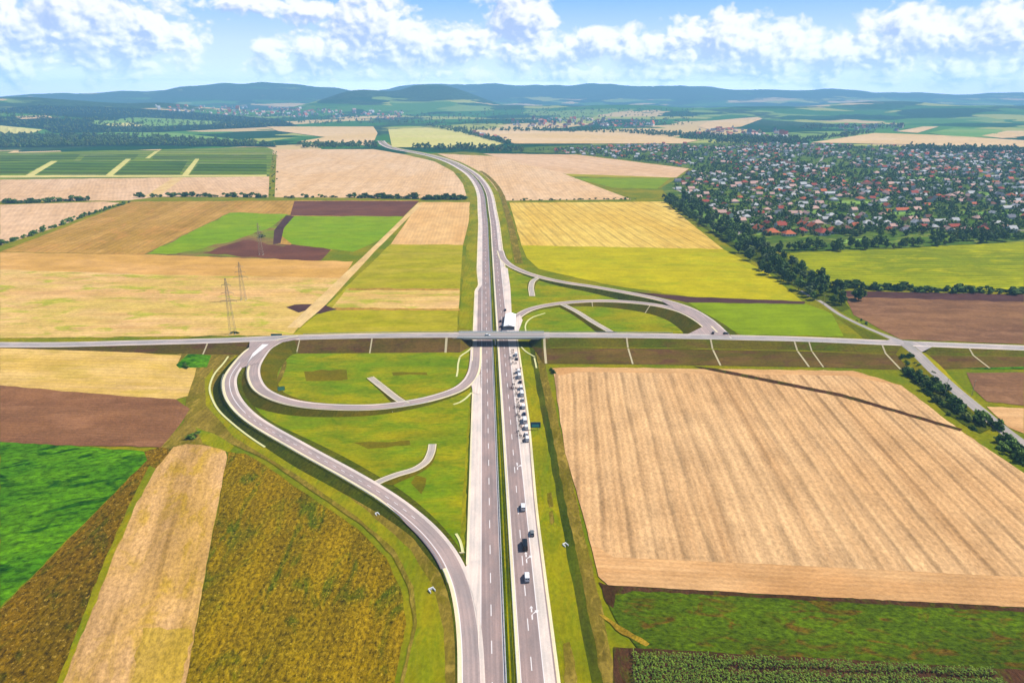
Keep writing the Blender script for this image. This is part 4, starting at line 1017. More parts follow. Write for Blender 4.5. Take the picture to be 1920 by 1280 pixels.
# ------------------------------------------------------------------ signs, masts and poles
M['sign_blue'] = plain('blue_sign_face', (20, 92, 140), .4, .5)
M['sign_teal'] = plain('teal_sign_face', (86, 186, 190), .4, .5)
M['sign_mint'] = plain('mint_sign_face', (150, 226, 186), .4, .5)
M['sign_dark'] = plain('sign_frame', (16, 58, 84), .5, .4)
def sign(px, py, w, h, z0, face, label, rz=0.0, low=None, z=0.0):
    g = G(px, py, z); t = thing('road_sign', label, 'road sign', tuple(g), rz)
    mb = MB(); mb.box((0, 0, z0 + h / 2), (w, .10, h)); mb.obj('panel', face, t)
    fr = MB()
    for a, b, c, d in ((0, z0, w + .2, .14), (0, z0 + h, w + .2, .14)): fr.box((a, -.01, b), (c, .18, d))
    for s in (-1, 1): fr.box((s * w / 2, -.01, z0 + h / 2), (.14, .18, h))
    fr.obj('frame', M['sign_dark'], t)
    if low:
        lo = MB(); lo.box((0, -.07, z0 + h * .36), (w * .72, .05, h * .50)); lo.obj('lower_field', low, t)
    for s in (-1, 1):
        p = MB(); p.bar((s * w * .32, .14, -.3), (s * w * .32, .14, z0 + h), .10, n=8); p.obj('post', M['steel'], t)
sign(1004, 806, 5.6, 3.4, 1.6, M['sign_blue'], 'wide blue and teal direction sign on the verge right of the motorway', 0, M['sign_teal'])
sign(528, 735, 4.2, 2.6, 1.2, M['sign_mint'], 'pale mint green sign on the inner edge of the left loop', .35, None, 1.2)
sign(519, 634, 8.4, 2.2, 1.4, M['sign_teal'], 'long teal sign behind the crossroad at the left junction', 0, None, 2.0)
def pylon(px, py, H, label, w=4.4):
    g = G(px, py); t = thing('power_pylon', label, 'power pylon', tuple(g), .12, 'lattice power pylons in the pale hay field')
    def half(z): return w / 2 * (1 - z / H) ** .8 * .86 + .34
    n = 12; zs = [H * (1 - (1 - k / n) ** 1.15) for k in range(n + 1)]
    for sx, sy in ((-1, -1), (1, -1), (1, 1), (-1, 1)):
        mb = MB()
        for a, b in zip(zs, zs[1:]): mb.bar((sx * half(a), sy * half(a), a), (sx * half(b), sy * half(b), b), .10)
        mb.obj('leg', M['dark_steel'], t)
    br = MB()
    for a, b in zip(zs, zs[1:]):
        ha, hb = half(a), half(b)
        for (x0, y0), (x1, y1) in (((-1, -1), (1, -1)), ((1, -1), (1, 1)), ((1, 1), (-1, 1)), ((-1, 1), (-1, -1))):
            br.bar((x0 * ha, y0 * ha, a), (x1 * hb, y1 * hb, b), .045); br.bar((x1 * ha, y1 * ha, a), (x0 * hb, y0 * hb, b), .045); br.bar((x0 * hb, y0 * hb, b), (x1 * hb, y1 * hb, b), .045)
    br.obj('bracing', M['dark_steel'], t)
    for z, l in ((H * .60, 6.2), (H * .74, 4.6), (H * .88, 3.4)):
        am = MB()
        for s in (-1, 1):
            for y in (-.4, .4): am.bar((0, y, z), (s * l, 0, z), .09); am.bar((0, y, z + 1.6), (s * l, 0, z), .08)
            for k in (.35, .7): am.bar((s * l * k, -.3, z), (s * l * k, .3, z + 1.6 * (1 - k)), .05)
        ao = am.obj('cross_arm', M['dark_steel'], t)
        for s in (-1, 1):
            ins = MB(); ins.bar((s * l, 0, z), (s * l, 0, z - 1.6), .12, n=6); ins.obj('insulator', M['dark_steel'], ao)
    for sx, sy in ((-1, -1), (1, -1), (1, 1), (-1, 1)):
        ft = MB(); ft.box((sx * half(0), sy * half(0), .2), (.9, .9, .7)); ft.obj('footing', M['concrete'], t)
pylon(437, 626, 46, 'tall lattice power pylon just behind the crossroad')
pylon(457, 562, 36, 'middle power pylon, standing behind the nearest one')
pylon(490, 478, 38, 'farthest faint pylon at the dark bush in the green field')
def pole(px, py, H, label, z=0):
    g = G(px, py, z); t = thing('utility_pole', label, 'utility pole', tuple(g), .5, 'pale utility poles near the side road')
    mb = MB(); mb.bar((0, 0, -.2), (0, 0, H), .20, n=8, r2=.12); mb.obj('shaft', M['chute'], t)
    mb = MB(); mb.box((0, 0, H - .5), (2.0, .16, .16)); mb.obj('cross_arm', M['dark_steel'], t)
pole(1544, 572, 10, 'utility pole at the end of the tree belt by the lime green crop')
pole(1771, 742, 12, 'utility pole among the dark bushes left of the side road')
pole(1822, 742, 11, 'utility pole right of the side road beside the brown field corner')

# ------------------------------------------------------------------ vehicles
def paint_mat(name, c): return plain(name, c, .28, .5, var=.03)
PAINT = {k: paint_mat('car_paint_' + k, c) for k, c in {'white': (252, 252, 255), 'black': (22, 22, 26), 'grey': (120, 124, 126), 'silver': (196, 200, 204), 'dark_blue': (30, 44, 84), 'red': (150, 30, 28), 'dark_grey': (64, 66, 70)}.items()}
def vehicle(kind):
    """front towards +X; returns the parts as (name, mesh, material, children)"""
    if kind == 'car': L_, Wd, Hh, zb = 4.4, 1.8, 1.5, .86
    elif kind == 'van': L_, Wd, Hh, zb = 5.4, 2.0, 2.3, 1.12
    else: L_, Wd, Hh, zb = 6.9, 2.25, 2.6, 1.2
    hl, hw = L_ / 2, Wd / 2
    out = []
    # lower body: lofted from sections along the length, with wheel arches cut in
    xs = [-hl, -hl + .12, -hl + .5, -hl + .55, -hl + 1.2, -hl + 1.25, 0, hl - 1.35, hl - 1.3, hl - .65, hl - .6, hl - .12, hl]
    def top(x):
        if kind == 'car': return zb if x < hl - 1.3 else zb - .20 * ((x - hl + 1.3) / 1.3) ** 1.4
        return zb if x < hl - 1.0 else zb - .22 * ((x - hl + 1.0) / 1.0) ** 1.4
    def bot(x): return .56 if (-hl + .52 < x < -hl + 1.22) or (hl - 1.33 < x < hl - .62) else .24
    mb = MB(); prev = None
    for x in xs:
        k = .90 if abs(x) > hl - .05 else (.97 if abs(x) > hl - .2 else 1)
        zt, zl = top(x), bot(x)
        if abs(x) > hl - .05: zt -= .12; zl += .12
        r = [Vector((x, -hw * .95 * k, zl)), Vector((x, -hw * k, (zl + zt) / 2)), Vector((x, -hw * .94 * k, zt)), Vector((x, hw * .94 * k, zt)), Vector((x, hw * k, (zl + zt) / 2)), Vector((x, hw * .95 * k, zl))]
        if prev:
            for q in range(6): mb.quad([prev[q], prev[(q + 1) % 6], r[(q + 1) % 6], r[q]])
        else: mb.quad(r[::-1])
        prev = r
    mb.quad(prev)
    out.append(('body', mb, 'paint', []))
    # glasshouse and roof
    if kind == 'car': b0, b1, t0, t1 = -hl + .18, hl - 1.15, -hl + .75, hl - 1.95
    elif kind == 'van': b0, b1, t0, t1 = -hl + .05, hl - .75, -hl + .20, hl - 1.7
    else: b0, b1, t0, t1 = -hl + .04, hl - .7, -hl + .10, hl - 1.5
    zr = Hh; wi = hw * .92; wt = hw * .76 if kind == 'car' else hw * .86
    gl = MB(); base = [(b0, -wi), (b1, -wi), (b1, wi), (b0, wi)]; tp = [(t0, -wt), (t1, -wt), (t1, wt), (t0, wt)]
    for i in range(4):
        j = (i + 1) % 4; gl.quad([(*base[i], zb - .03), (*base[j], zb - .03), (*tp[j], zr - .06), (*tp[i], zr - .06)])
    out.append(('windows', gl, 'glass', []))
    rf = MB(); i0 = [(t0 - .03, -wt - .02), (t1 + .03, -wt - .02), (t1 + .03, wt + .02), (t0 - .03, wt + .02)]; i1 = [(t0 + .15, -wt + .12), (t1 - .12, -wt + .12), (t1 - .12, wt - .12), (t0 + .15, wt - .12)]
    for a in range(4):
        b = (a + 1) % 4; rf.quad([(*i0[a], zr - .09), (*i0[b], zr - .09), (*i0[b], zr - .04), (*i0[a], zr - .04)]); rf.quad([(*i0[a], zr - .04), (*i0[b], zr - .04), (*i1[b], zr), (*i1[a], zr)])
    rf.quad([(*q, zr) for q in i1])
    for i in range(4): rf.bar((*base[i], zb - .02), (*tp[i], zr - .06), .05)
    if kind != 'car':                               # closed sides behind the doors
        for s in (-1, 1):
            f0 = b0 + .02; f1 = hl - 2.4
            rf.quad([(f0, s * (wi + .015), zb - .03), (f1, s * (wi + .015), zb - .03), (f1, s * (wt + .025), zr - .07), (f0 + .12, s * (wt + .025), zr - .07)])
        rf.quad([(b0 - .02, -wi, zb - .02), (b0 - .02, wi, zb - .02), (t0 - .03, wt, zr - .06), (t0 - .03, -wt, zr - .06)])
        for s in (-1, 1):
            rw = MB(); rw.box((b0 + .02, s * wi * .44, zb + (zr - zb) * .62), (.10, wi * .62, (zr - zb) * .36)); out.append(('rear_window', rw, 'glass', []))
    else:
        for s in (-1, 1): rf.bar(((b0 + b1) / 2 - .1, s * wi, zb), ((t0 + t1) / 2 - .05, s * wt, zr - .06), .045)
    out.append(('roof', rf, 'paint', []))
    for x in (-hl + .87, hl - .97):
        for s in (-1, 1):
            w = MB(); w.bar((x, s * (hw - .22), .33), (x, s * (hw - .01), .33), .33, n=16)
            r = MB(); r.bar((x, s * (hw - .03), .33), (x, s * (hw + .012), .33), .20, n=10)
            out.append(('wheel', w, 'tyre', [('rim', r, 'rim')]))
    for s in (-1, 1):
        a = MB(); a.box((hl - .05, s * hw * .66, zb - .30), (.14, .36, .16)); out.append(('headlight', a, 'lamp', []))
        a = MB(); a.box((-hl + .04, s * hw * .74, zb - .12), (.12, .24, .26)); out.append(('tail_light', a, 'tail', []))
        a = MB(); a.box((b1 - .35, s * (hw + .06), zb + .06), (.14, .18, .14)); out.append(('wing_mirror', a, 'paint', []))
    for xb in (-hl - .01, hl - .02):
        a = MB(); a.box((xb, 0, .41), (.12, Wd * .86, .20)); out.append(('bumper', a, 'glass', []))
    return [(n, mb.mesh(n, M.get(m) or PAINT['white']), m, [(n2, m2.mesh(n2, M[k2]), k2) for n2, m2, k2 in ch]) for n, mb, m, ch in out]
VK = {k: vehicle(k) for k in ('car', 'van', 'minibus')}
def park(kind, colour, loc, rz, label, group, name=None):
    t = thing(name or {'car': 'car', 'van': 'delivery_van', 'minibus': 'minibus'}[kind], label, {'car': 'car', 'van': 'van', 'minibus': 'minibus'}[kind], tuple(loc), rz, group)
    for n, me, m, ch in VK[kind]:
        o = link(n, me, t)
        if m == 'paint': o.material_slots[0].link = 'OBJECT'; o.material_slots[0].material = PAINT[colour]
        for n2, m2, k2 in ch: link(n2, m2, o)
    return t
RH = MW.heading(300)
def on_mw(px, py):
    g = G(px, py, MZ); g.z = MZ + .03; return g
GD, GP = 'vehicles on the motorway below the bridge', 'white vehicles parked along the hard shoulder'
park('van', 'white', on_mw(988, 1084), RH, 'white van with dark shadow, the nearest vehicle on the motorway', GD)
park('minibus', 'black', on_mw(984, 1024), RH, 'black minibus driving between two white vans on the motorway', GD)
park('car', 'grey', on_mw(997.5, 1001), RH, 'small grey car on the hard shoulder near the black minibus', GD)
park('van', 'white', on_mw(980.5, 953), RH, 'white van ahead of the black minibus, nearest to the crowd', GD)
rng = random.Random(3)
rowv = [(992.5, 822), (991, 812), (991, 800), (989, 787), (988, 774), (986.5, 761), (985, 748), (983.5, 737), (982, 726), (980.5, 714), (979, 704), (977.5, 695), (974, 671), (972.5, 663)]
kinds = ['van', 'car', 'van', 'minibus', 'car', 'van', 'car', 'minibus', 'van', 'car', 'minibus', 'van', 'car', 'van']
for k, ((px, py), kd) in enumerate(zip(rowv, kinds)):
    col = {4: 'dark_blue', 6: 'silver', 12: 'dark_grey', 9: 'black'}.get(k, 'white')
    park(kd, col, on_mw(px - (4 if py > 790 else 5), py + 3), RH + rng.uniform(-.02, .02), f"{col.replace('_', ' ')} {kd} parked on the hard shoulder, {nth(k + 1)} in the row from the near end", GP)
for px, py, kd, col, lab in ((938.5, 602, 'car', 'black', 'black car left of the white marquee, farthest of three'), (939.5, 612, 'car', 'dark_grey', 'dark grey car left of the white marquee, middle of three'), (940.5, 621, 'car', 'black', 'black car left of the white marquee, nearest the bridge'),
                             (947.5, 581, 'car', 'dark_blue', 'dark blue car beyond the white marquee, the farther one'), (948.5, 593, 'car', 'black', 'black car standing right behind the white marquee')):
    park(kd, col, on_mw(px, py + 1), RH, lab, 'dark cars around the marquee')
gz = G(1337, 625, 6.95); park('car', 'black', gz, 1.2, 'small black car waiting at the right junction', 'cars at the right junction')
gz = G(1361, 626, 6.95); park('car', 'dark_grey', gz, .3, 'dark grey car turning out of the right junction', 'cars at the right junction')
b = CR.at(CR.near(G(913, 628, 7).x, G(913, 628, 7).y), 2.0); park('car', 'white', (b.x, b.y, b.z + .04), CR.heading(BR_L + 10), 'white car crossing the bridge above the motorway', None)

# ------------------------------------------------------------------ the marquee by the right loop
def marquee():
    a, c = G(950.5, 621, .5), G(954, 592, .5)
    d = (c - a); Lm = min(d.length * .90, 34); rz = atan2(d.y, d.x); p = (a + c) / 2; Wm = 9.0
    p = p + Vector((cos(rz - pi / 2), sin(rz - pi / 2), 0)) * 1.6
    t = thing('event_marquee', 'big white event marquee on the motorway shoulder beyond the bridge', 'marquee', (p.x, p.y, MZ + .1), rz)
    nb = 5; hl, hw = Lm / 2, Wm / 2; e, rg = 2.9, 4.3
    for k in range(nb):
        x0, x1 = -hl + Lm * k / nb, -hl + Lm * (k + 1) / nb
        r = MB(); m_ = (x0 + x1) / 2
        for s in (-1, 1):
            r.quad([(x0, s * hw, e), (x1, s * hw, e), (x1, 0, rg), (x0, 0, rg)]); r.quad([(x0, s * hw, e - .3), (x1, s * hw, e - .3), (x1, s * hw, e), (x0, s * hw, e)])
        if k in (0, nb - 1):
            xx = x0 if k == 0 else x1; r.quad([(xx, -hw, e), (xx, hw, e), (xx, 0, rg)])
        r.obj('roof_panel', M['tent'], t)
    for k in range(nb + 1):
        for s in (-1, 1):
            l = MB(); l.bar((-hl + Lm * k / nb, s * hw * .99, -.1), (-hl + Lm * k / nb, s * hw * .99, e), .08, n=8); l.obj('leg', M['steel'], t)
    for s, q in ((1, .0), (-1, .0)):
        w = MB(); w.quad([(-hl, s * hw * .985, .05), (hl * .3, s * hw * .985, .05), (hl * .3, s * hw * .985, e - .1), (-hl, s * hw * .985, e - .1)]); w.obj('side_wall', M['tent'], t)
    f = MB(); f.box((0, 0, .02), (Lm, Wm, .12)); f.obj('floor', M['tent'], t)
marquee()

# ------------------------------------------------------------------ people
SKIN = plain('skin', (214, 160, 130), .6, .3); HAIR = plain('dark_hair', (50, 36, 28), .7, .2)
CL = {k: plain('cloth_' + k, c, .9, .1) for k, c in {'black': (26, 26, 32), 'navy': (34, 40, 72), 'white': (240, 240, 244), 'grey': (110, 110, 114), 'red': (150, 40, 44), 'purple': (86, 54, 96), 'brown': (96, 72, 56)}.items()}
def body(pose):
    sw = 1 if pose == 'walking' else 0
    nodes = {'pel': (0, 0, .95, .15), 'wst': (0, 0, 1.12, .135), 'chs': (0, 0, 1.34, .165), 'nek': (0, 0, 1.50, .06), 'hd0': (.01, 0, 1.60, .09), 'hd1': (.02, 0, 1.70, .085)}
    edges = [('pel', 'wst'), ('wst', 'chs'), ('chs', 'nek'), ('nek', 'hd0'), ('hd0', 'hd1')]
    for s, n in ((1, 'l'), (-1, 'r')):
        f = s * sw
        nodes.update({'sh' + n: (0, s * .19, 1.42, .07), 'el' + n: (-.05 - f * .12, s * .25, 1.14, .048), 'wr' + n: (.06 - f * .16, s * .25, .90, .036), 'hn' + n: (.09 - f * .16, s * .24, .81, .040),
                      'hp' + n: (0, s * .10, .88, .10), 'kn' + n: (.03 + f * .20, s * .11, .50, .068), 'an' + n: (-.02 + f * .22 - sw * .08, s * .11, .10, .048), 'to' + n: (.16 + f * .22 - sw * .06, s * .12, .05, .042)})
        edges += [('chs', 'sh' + n), ('sh' + n, 'el' + n), ('el' + n, 'wr' + n), ('wr' + n, 'hn' + n), ('pel', 'hp' + n), ('hp' + n, 'kn' + n), ('kn' + n, 'an' + n), ('an' + n, 'to' + n)]
        if pose == 'pointing' and s == 1: nodes['ell'] = (.20, .26, 1.36, .048); nodes['wrl'] = (.42, .20, 1.44, .036); nodes['hnl'] = (.51, .18, 1.46, .040)
    ks = list(nodes); me = bpy.data.meshes.new('body_skeleton'); me.from_pydata([nodes[k][:3] for k in ks], [(ks.index(a), ks.index(b)) for a, b in edges], [])
    o = link('body_skeleton', me); md = o.modifiers.new('skin', 'SKIN'); md.use_smooth_shade = True
    for v, k in zip(me.skin_vertices[0].data, ks): v.radius = (nodes[k][3],) * 2; v.use_root = k == 'pel'
    o.modifiers.new('sub', 'SUBSURF').levels = 1
    dg = bpy.context.evaluated_depsgraph_get(); out = bpy.data.meshes.new_from_object(o.evaluated_get(dg))
    bpy.data.objects.remove(o); out.name = 'body'
    out.materials.clear()
    for m in (CL['navy'], CL['black'], SKIN): out.materials.append(m)
    for p in out.polygons:
        c = p.center
        hand = abs(c.y) > .2 and (c.z < .93 or c.x > .40)
        p.material_index = 2 if c.z > 1.5 or hand else (1 if c.z < 1.0 and abs(c.y) < .21 else 0)
    hm = MB()
    for k in range(5):
        z0, z1 = 1.62 + .028 * k, 1.62 + .028 * (k + 1); r0, r1 = .102 * sqrt(max(0, 1 - (k / 5) ** 2)), .102 * sqrt(max(0.0, 1 - ((k + 1) / 5) ** 2))
        for a in range(10):
            p0, p1 = 2 * pi * a / 10, 2 * pi * (a + 1) / 10
            hm.quad([(-.005 + r0 * cos(p0), r0 * .9 * sin(p0), z0), (-.005 + r0 * cos(p1), r0 * .9 * sin(p1), z0), (-.005 + r1 * cos(p1) + .001, r1 * .9 * sin(p1), z1), (-.005 + r1 * cos(p0) + .001, r1 * .9 * sin(p0), z1)])
    fm = MB()                                       # a simple face: nose, eyes, mouth
    fm.box((.118, 0, 1.645), (.03, .022, .035)); fm.box((.105, .032, 1.668), (.012, .022, .010), 1); fm.box((.105, -.032, 1.668), (.012, .022, .010), 1); fm.box((.106, 0, 1.612), (.012, .04, .008), 2)
    return out, hm.mesh('hair', HAIR), fm.mesh('face', [SKIN, HAIR, CL['red']])
POSE = {k: body(k) for k in ('standing', 'walking', 'pointing')}
def person(loc, rz, pose, top, leg, label, group):
    t = thing('person', label, 'person', tuple(loc), rz, group); me, hr, fc = POSE[pose]
    o = link('body', me, t)
    for i, m in ((0, CL[top]), (1, CL[leg])): o.material_slots[i].link = 'OBJECT'; o.material_slots[i].material = m
    link('hair', hr, t); link('face', fc, t)
rng = random.Random(11)
crowd = []
for k, (px, py) in enumerate([(960.5, 658), (961, 663), (957, 672), (960.5, 673), (964, 673), (962, 681), (966, 682), (976, 692.5), (968, 694), (963.5, 702.5), (963, 710), (967, 714), (962, 722), (965, 729), (957.5, 729), (961, 729.5), (968, 730), (968.5, 737), (967, 741),
                              (970, 751), (971, 757), (972, 762), (966, 764), (969, 765), (974, 766), (972, 773.5), (968.5, 779), (971.5, 780.5), (974, 784), (973.5, 790.5), (973, 797), (976, 801), (978.5, 804), (970, 810), (973, 816), (976, 819), (980, 821), (981, 829), (958, 684), (979, 734)]):
    cols = ['black', 'navy', 'black', 'purple', 'black', 'grey', 'navy', 'white', 'black', 'brown', 'red']
    top, leg = rng.choice(cols), rng.choice(['black', 'navy', 'black', 'grey'])
    pose = rng.choice(['standing', 'standing', 'walking', 'pointing'])
    # each dark knot in the photograph is two or three people standing together
    for j in range(4 if k % 3 == 0 else 3):
        g = on_mw(px, py); g.x += (-.5, .55, .05, .9)[j] + rng.uniform(-.15, .15); g.y += (0, .25, -.75, -.9)[j] + rng.uniform(-.2, .2)
        tp = top if j == 0 else rng.choice(cols); lg = leg if j == 0 else rng.choice(['black', 'navy', 'grey']); ps = pose if j == 0 else rng.choice(['standing', 'walking', 'pointing'])
        crowd.append((g.y, g, rng.uniform(0, 2 * pi) if ps != 'walking' else RH + rng.choice((0, pi)), ps, tp, lg))
crowd.sort(key=lambda c: c[0])
cnt = {}
for y, g, rz, pose, top, leg in crowd:
    side = 'near the blue sign' if y < 345 else 'by the middle vans' if y < 420 else 'close to the bridge'
    key = (pose, top, leg, side); cnt[key] = cnt.get(key, 0) + 1
    person(g, rz, pose, top, leg, f"{pose} person in {top} top and {leg} trousers {side}, {nth(cnt[key])} from near end", 'people gathered beside the parked vehicles')

# ------------------------------------------------------------------ trees
M['bark'] = plain('bark', (92, 74, 58), .9, .1)
LEAF = [leaf_mat('foliage_deep', (0.022, 0.055, 0.006), (0.085, 0.155, 0.014)), leaf_mat('foliage_mid', (0.034, 0.080, 0.007), (0.125, 0.205, 0.018)),
        leaf_mat('foliage_olive', (0.055, 0.085, 0.010), (0.170, 0.200, 0.026)), leaf_mat('foliage_grey', (0.040, 0.074, 0.022), (0.130, 0.170, 0.050))]
def crown_mesh(seed, H, R, base, clumps, leaves, size, mat, shape='round'):
    """leaf sized faces scattered through overlapping clumps; gaps between the clumps stay open"""
    r = random.Random(seed); v, f = [], []
    cl = []
    for k in range(clumps):
        for _ in range(30):
            x, y, z = (r.uniform(-1, 1) for _ in range(3))
            if x * x + y * y + z * z < 1: break
        if shape == 'tall': rr = R * (1 - .35 * abs(z))
        else: rr = R * (1.02 if z < .2 else 1 - .45 * z)
        cz = base + (H - base) * (.5 + .46 * z); q = r.uniform(.26, .46) * R * (1.15 if z < .3 else .9)
        cl.append((Vector((x * rr * .86, y * rr * .86, cz)), q))
    for c, q in cl:
        for _ in range(leaves):
            d = Vector((r.gauss(0, 1), r.gauss(0, 1), r.gauss(0, 1)))
            if d.length < .01: continue
            d.normalize(); p = c + Vector((d.x, d.y, d.z * .8)) * q * r.uniform(.55, 1.05)
            if p.z < base * .7: continue
            n = (d + Vector((r.gauss(0, .5), r.gauss(0, .5), r.gauss(.25, .5)))).normalized(); a = n.orthogonal().normalized(); b = n.cross(a)
            t = r.uniform(0, 2 * pi); a, b = a * cos(t) + b * sin(t), b * cos(t) - a * sin(t); s = size * r.uniform(.6, 1.3); i = len(v)
            v += [p - a * s, p - b * s * .7, p + a * s, p + b * s * .7]; f.append((i, i + 1, i + 2, i + 3))
    return mesh_from('crown', v, f, mat)
def trunk_mesh(seed, H, R, base):
    r = random.Random(seed + 99); mb = MB(); top = H * .72
    mb.bar((0, 0, -.3), (0, 0, base), .032 * H * .8, n=7, r2=.022 * H * .8); mb.bar((0, 0, base), (r.uniform(-.2, .2) * R, r.uniform(-.2, .2) * R, top), .022 * H * .8, n=6, r2=.05)
    for k in range(5):
        a = 2 * pi * k / 5 + r.uniform(-.4, .4); z = base + (top - base) * r.uniform(0, .6)
        mb.bar((0, 0, z), (cos(a) * R * .7, sin(a) * R * .7, z + H * r.uniform(.12, .3)), .012 * H, n=5, r2=.04)
    return mb.mesh('trunk', M['bark'])
TK = []                                              # (height, radius, trunk, crown, words)
for i, (H, R, base, cl, lv, sz, mi, sh, words) in enumerate((
        (11, 5.0, 2.0, 16, 34, .85, 0, 'round', 'broad dark green tree'), (9, 4.4, 1.6, 14, 34, .80, 1, 'round', 'rounded mid green tree'), (13, 4.6, 2.4, 18, 34, .85, 0, 'tall', 'tall dark green tree'),
        (8, 3.8, 1.4, 12, 34, .75, 2, 'round', 'small olive green tree'), (10, 4.2, 1.8, 14, 34, .80, 3, 'tall', 'grey green tree'), (12, 5.6, 2.0, 18, 34, .90, 1, 'round', 'wide spreading green tree'))):
    TK.append((H, R, trunk_mesh(i, H, R, base), crown_mesh(i * 7 + 1, H, R, base, cl, lv, sz, LEAF[mi], sh), words))
SK = []
for i, (H, R, mi, words) in enumerate(((2.6, 2.0, 0, 'low dark bush'), (3.4, 2.4, 1, 'rounded green bush'), (4.2, 2.6, 0, 'tall dark bush'), (2.2, 1.8, 2, 'small olive bush'))):
    SK.append((H, R, None, crown_mesh(200 + i, H, R, .1, 8, 30, .5, LEAF[mi], 'round'), words))
ALLT = []
def tree_at(g, k, sc, rz, belt, group, kind='tree', shrub=False):
    ALLT.append((g, k, sc, rz, belt, group, kind, shrub))
def along(pts, n, spread, belt, group, rng, kinds, smin=.75, smax=1.15, shrub=False, kind=None, dense=None):
    """n plants strewn along a photo polyline, counted from its first point"""
    L_ = [0]
    W_ = [G(*p) for p in pts]
    for a, b in zip(W_, W_[1:]): L_.append(L_[-1] + (b - a).length)
    ts = sorted((k + rng.uniform(.1, .9)) / n for k in range(n))
    for t in ts:
        d = t * L_[-1]; i = max(j for j in range(len(L_) - 1) if L_[j] <= d); q = W_[i].lerp(W_[i + 1], (d - L_[i]) / (L_[i + 1] - L_[i]))
        dr = (W_[i + 1] - W_[i]).normalized(); o = rng.gauss(0, .5) * spread if spread else 0
        sp = spread(t) if callable(spread) else spread
        q = q + Vector((-dr.y, dr.x, 0)) * rng.uniform(-1, 1) * sp
        tree_at(q, rng.choice(kinds), rng.uniform(smin * .8, smax), (atan2(dr.y, dr.x) + rng.uniform(-.4, .4)) if shrub else rng.uniform(0, 2 * pi), belt, group, kind or ('bush' if shrub else 'tree'), shrub)
rng = random.Random(21)
along([(1582, 572), (1540, 552), (1490, 522), (1440, 490), (1400, 460), (1350, 428), (1300, 398), (1262, 372)], 150, 25, 'in belt beside the yellow field', 'trees of the belt beside the yellow field', rng, (0, 1, 2, 5, 4, 0), .95, 1.5)
along([(1478, 470), (1560, 467), (1700, 460), (1820, 453), (1925, 446)], 62, 14, 'on near edge of village', 'trees along the near edge of the village', rng, (0, 1, 2, 5, 3), .9, 1.35)
along([(1566, 540), (1650, 543), (1760, 547), (1850, 548), (1925, 551)], 46, 5, 'between yellow field and brown soil', 'bushes between the yellow green field and the brown soil', rng, (0, 1, 2, 2), 1.1, 2.2, True)
along([(1684, 656), (1706, 686), (1740, 720), (1780, 758), (1812, 782), (1846, 806)], 74, 10, 'on bank left of side road', 'bushes on the bank of the side road', rng, (0, 1, 2, 0, 3), .9, 1.7, True)
along([(1868, 826), (1890, 842), (1925, 868)], 14, 5, 'at right photo edge below side road', 'bushes at the edge below the side road', rng, (0, 2, 1), 1.0, 1.8, True)
along([(1606, 600), (1630, 618), (1655, 630)], 9, 4, 'in wedge above right crossroads', 'bushes in the wedge above the crossroads', rng, (0, 1), .6, 1.1, True)
along([(872, 374), (796, 374)], 15, 4, 'in dense right hedge under pink stubble', 'bushes of the dense hedge under the pink stubble', rng, (0, 2, 2), 2.2, 3.0, True)
along([(786, 373), (690, 371), (650, 370)], 17, 4, 'in middle hedge under pink stubble', 'bushes of the middle hedge under the pink stubble', rng, (0, 2, 2), 1.7, 2.8, True)
along([(640, 370), (525, 371)], 10, 4, 'in thin left hedge under pink stubble', 'bushes of the thin hedge under the pink stubble', rng, (0, 2, 1), 1.0, 1.9, True)
along([(500, 371), (430, 369), (340, 369), (256, 370)], 24, 4, 'in hedge right of corner', 'bushes of the left middle hedge', rng, (0, 2, 1), 1.3, 2.5, True)
along([(165, 376), (110, 378), (60, 381), (0, 381)], 22, 6, 'in hedge at left photo edge', 'bushes of the far left hedge', rng, (0, 2, 1), 1.4, 2.8, True)
along([(0, 460), (60, 440), (120, 420), (180, 400), (242, 380)], 42, 3, 'in slanting hedge', 'bushes of the slanting hedge', rng, (0, 1, 2), 1.2, 1.9, True)
along([(508, 368), (509, 340), (511, 312), (513, 284)], 16, 4, 'left of far farm track', 'bushes left of the far farm track', rng, (3, 1, 0), .8, 1.4, True)
along([(517, 368), (517, 340), (517, 312), (518, 284)], 14, 4, 'right of far farm track', 'bushes right of the far farm track', rng, (3, 1, 0), .8, 1.4, True)
along([(960, 376), (1040, 376), (1120, 374), (1200, 374)], 22, 3, 'in low hedge above combed straw', 'bushes of the hedge above the combed straw', rng, (3, 0, 1), .7, 1.3, True)
along([(488, 446), (494, 446)], 2, 1, 'at foot of farthest pylon', 'bushes at the farthest pylon', rng, (2, 0), 1.0, 1.3, True)
along([(352, 690), (346, 686)], 1, 0, 'beside bright green patch at left', None, rng, (1,), 1, 1, True)
along([(360, 822), (372, 818)], 2, 1, 'at tip of straw strip', 'bushes at the tip of the straw strip', rng, (3, 1), .9, 1.2, True)
along([(436, 626), (446, 625)], 2, 1, 'at foot of nearest pylon', 'bushes at the nearest pylon', rng, (3, 0), .5, .8, True)
along([(1030, 694), (1040, 700)], 2, 1, 'at stubble corner by right bank', 'bushes at the stubble corner', rng, (3, 0), .7, .9, True)
along([(945, 380), (960, 420), (975, 460), (990, 492)], 6, 3, 'in margin right of motorway', 'bushes in the margin right of the far motorway', rng, (3, 0), .35, .6, True)

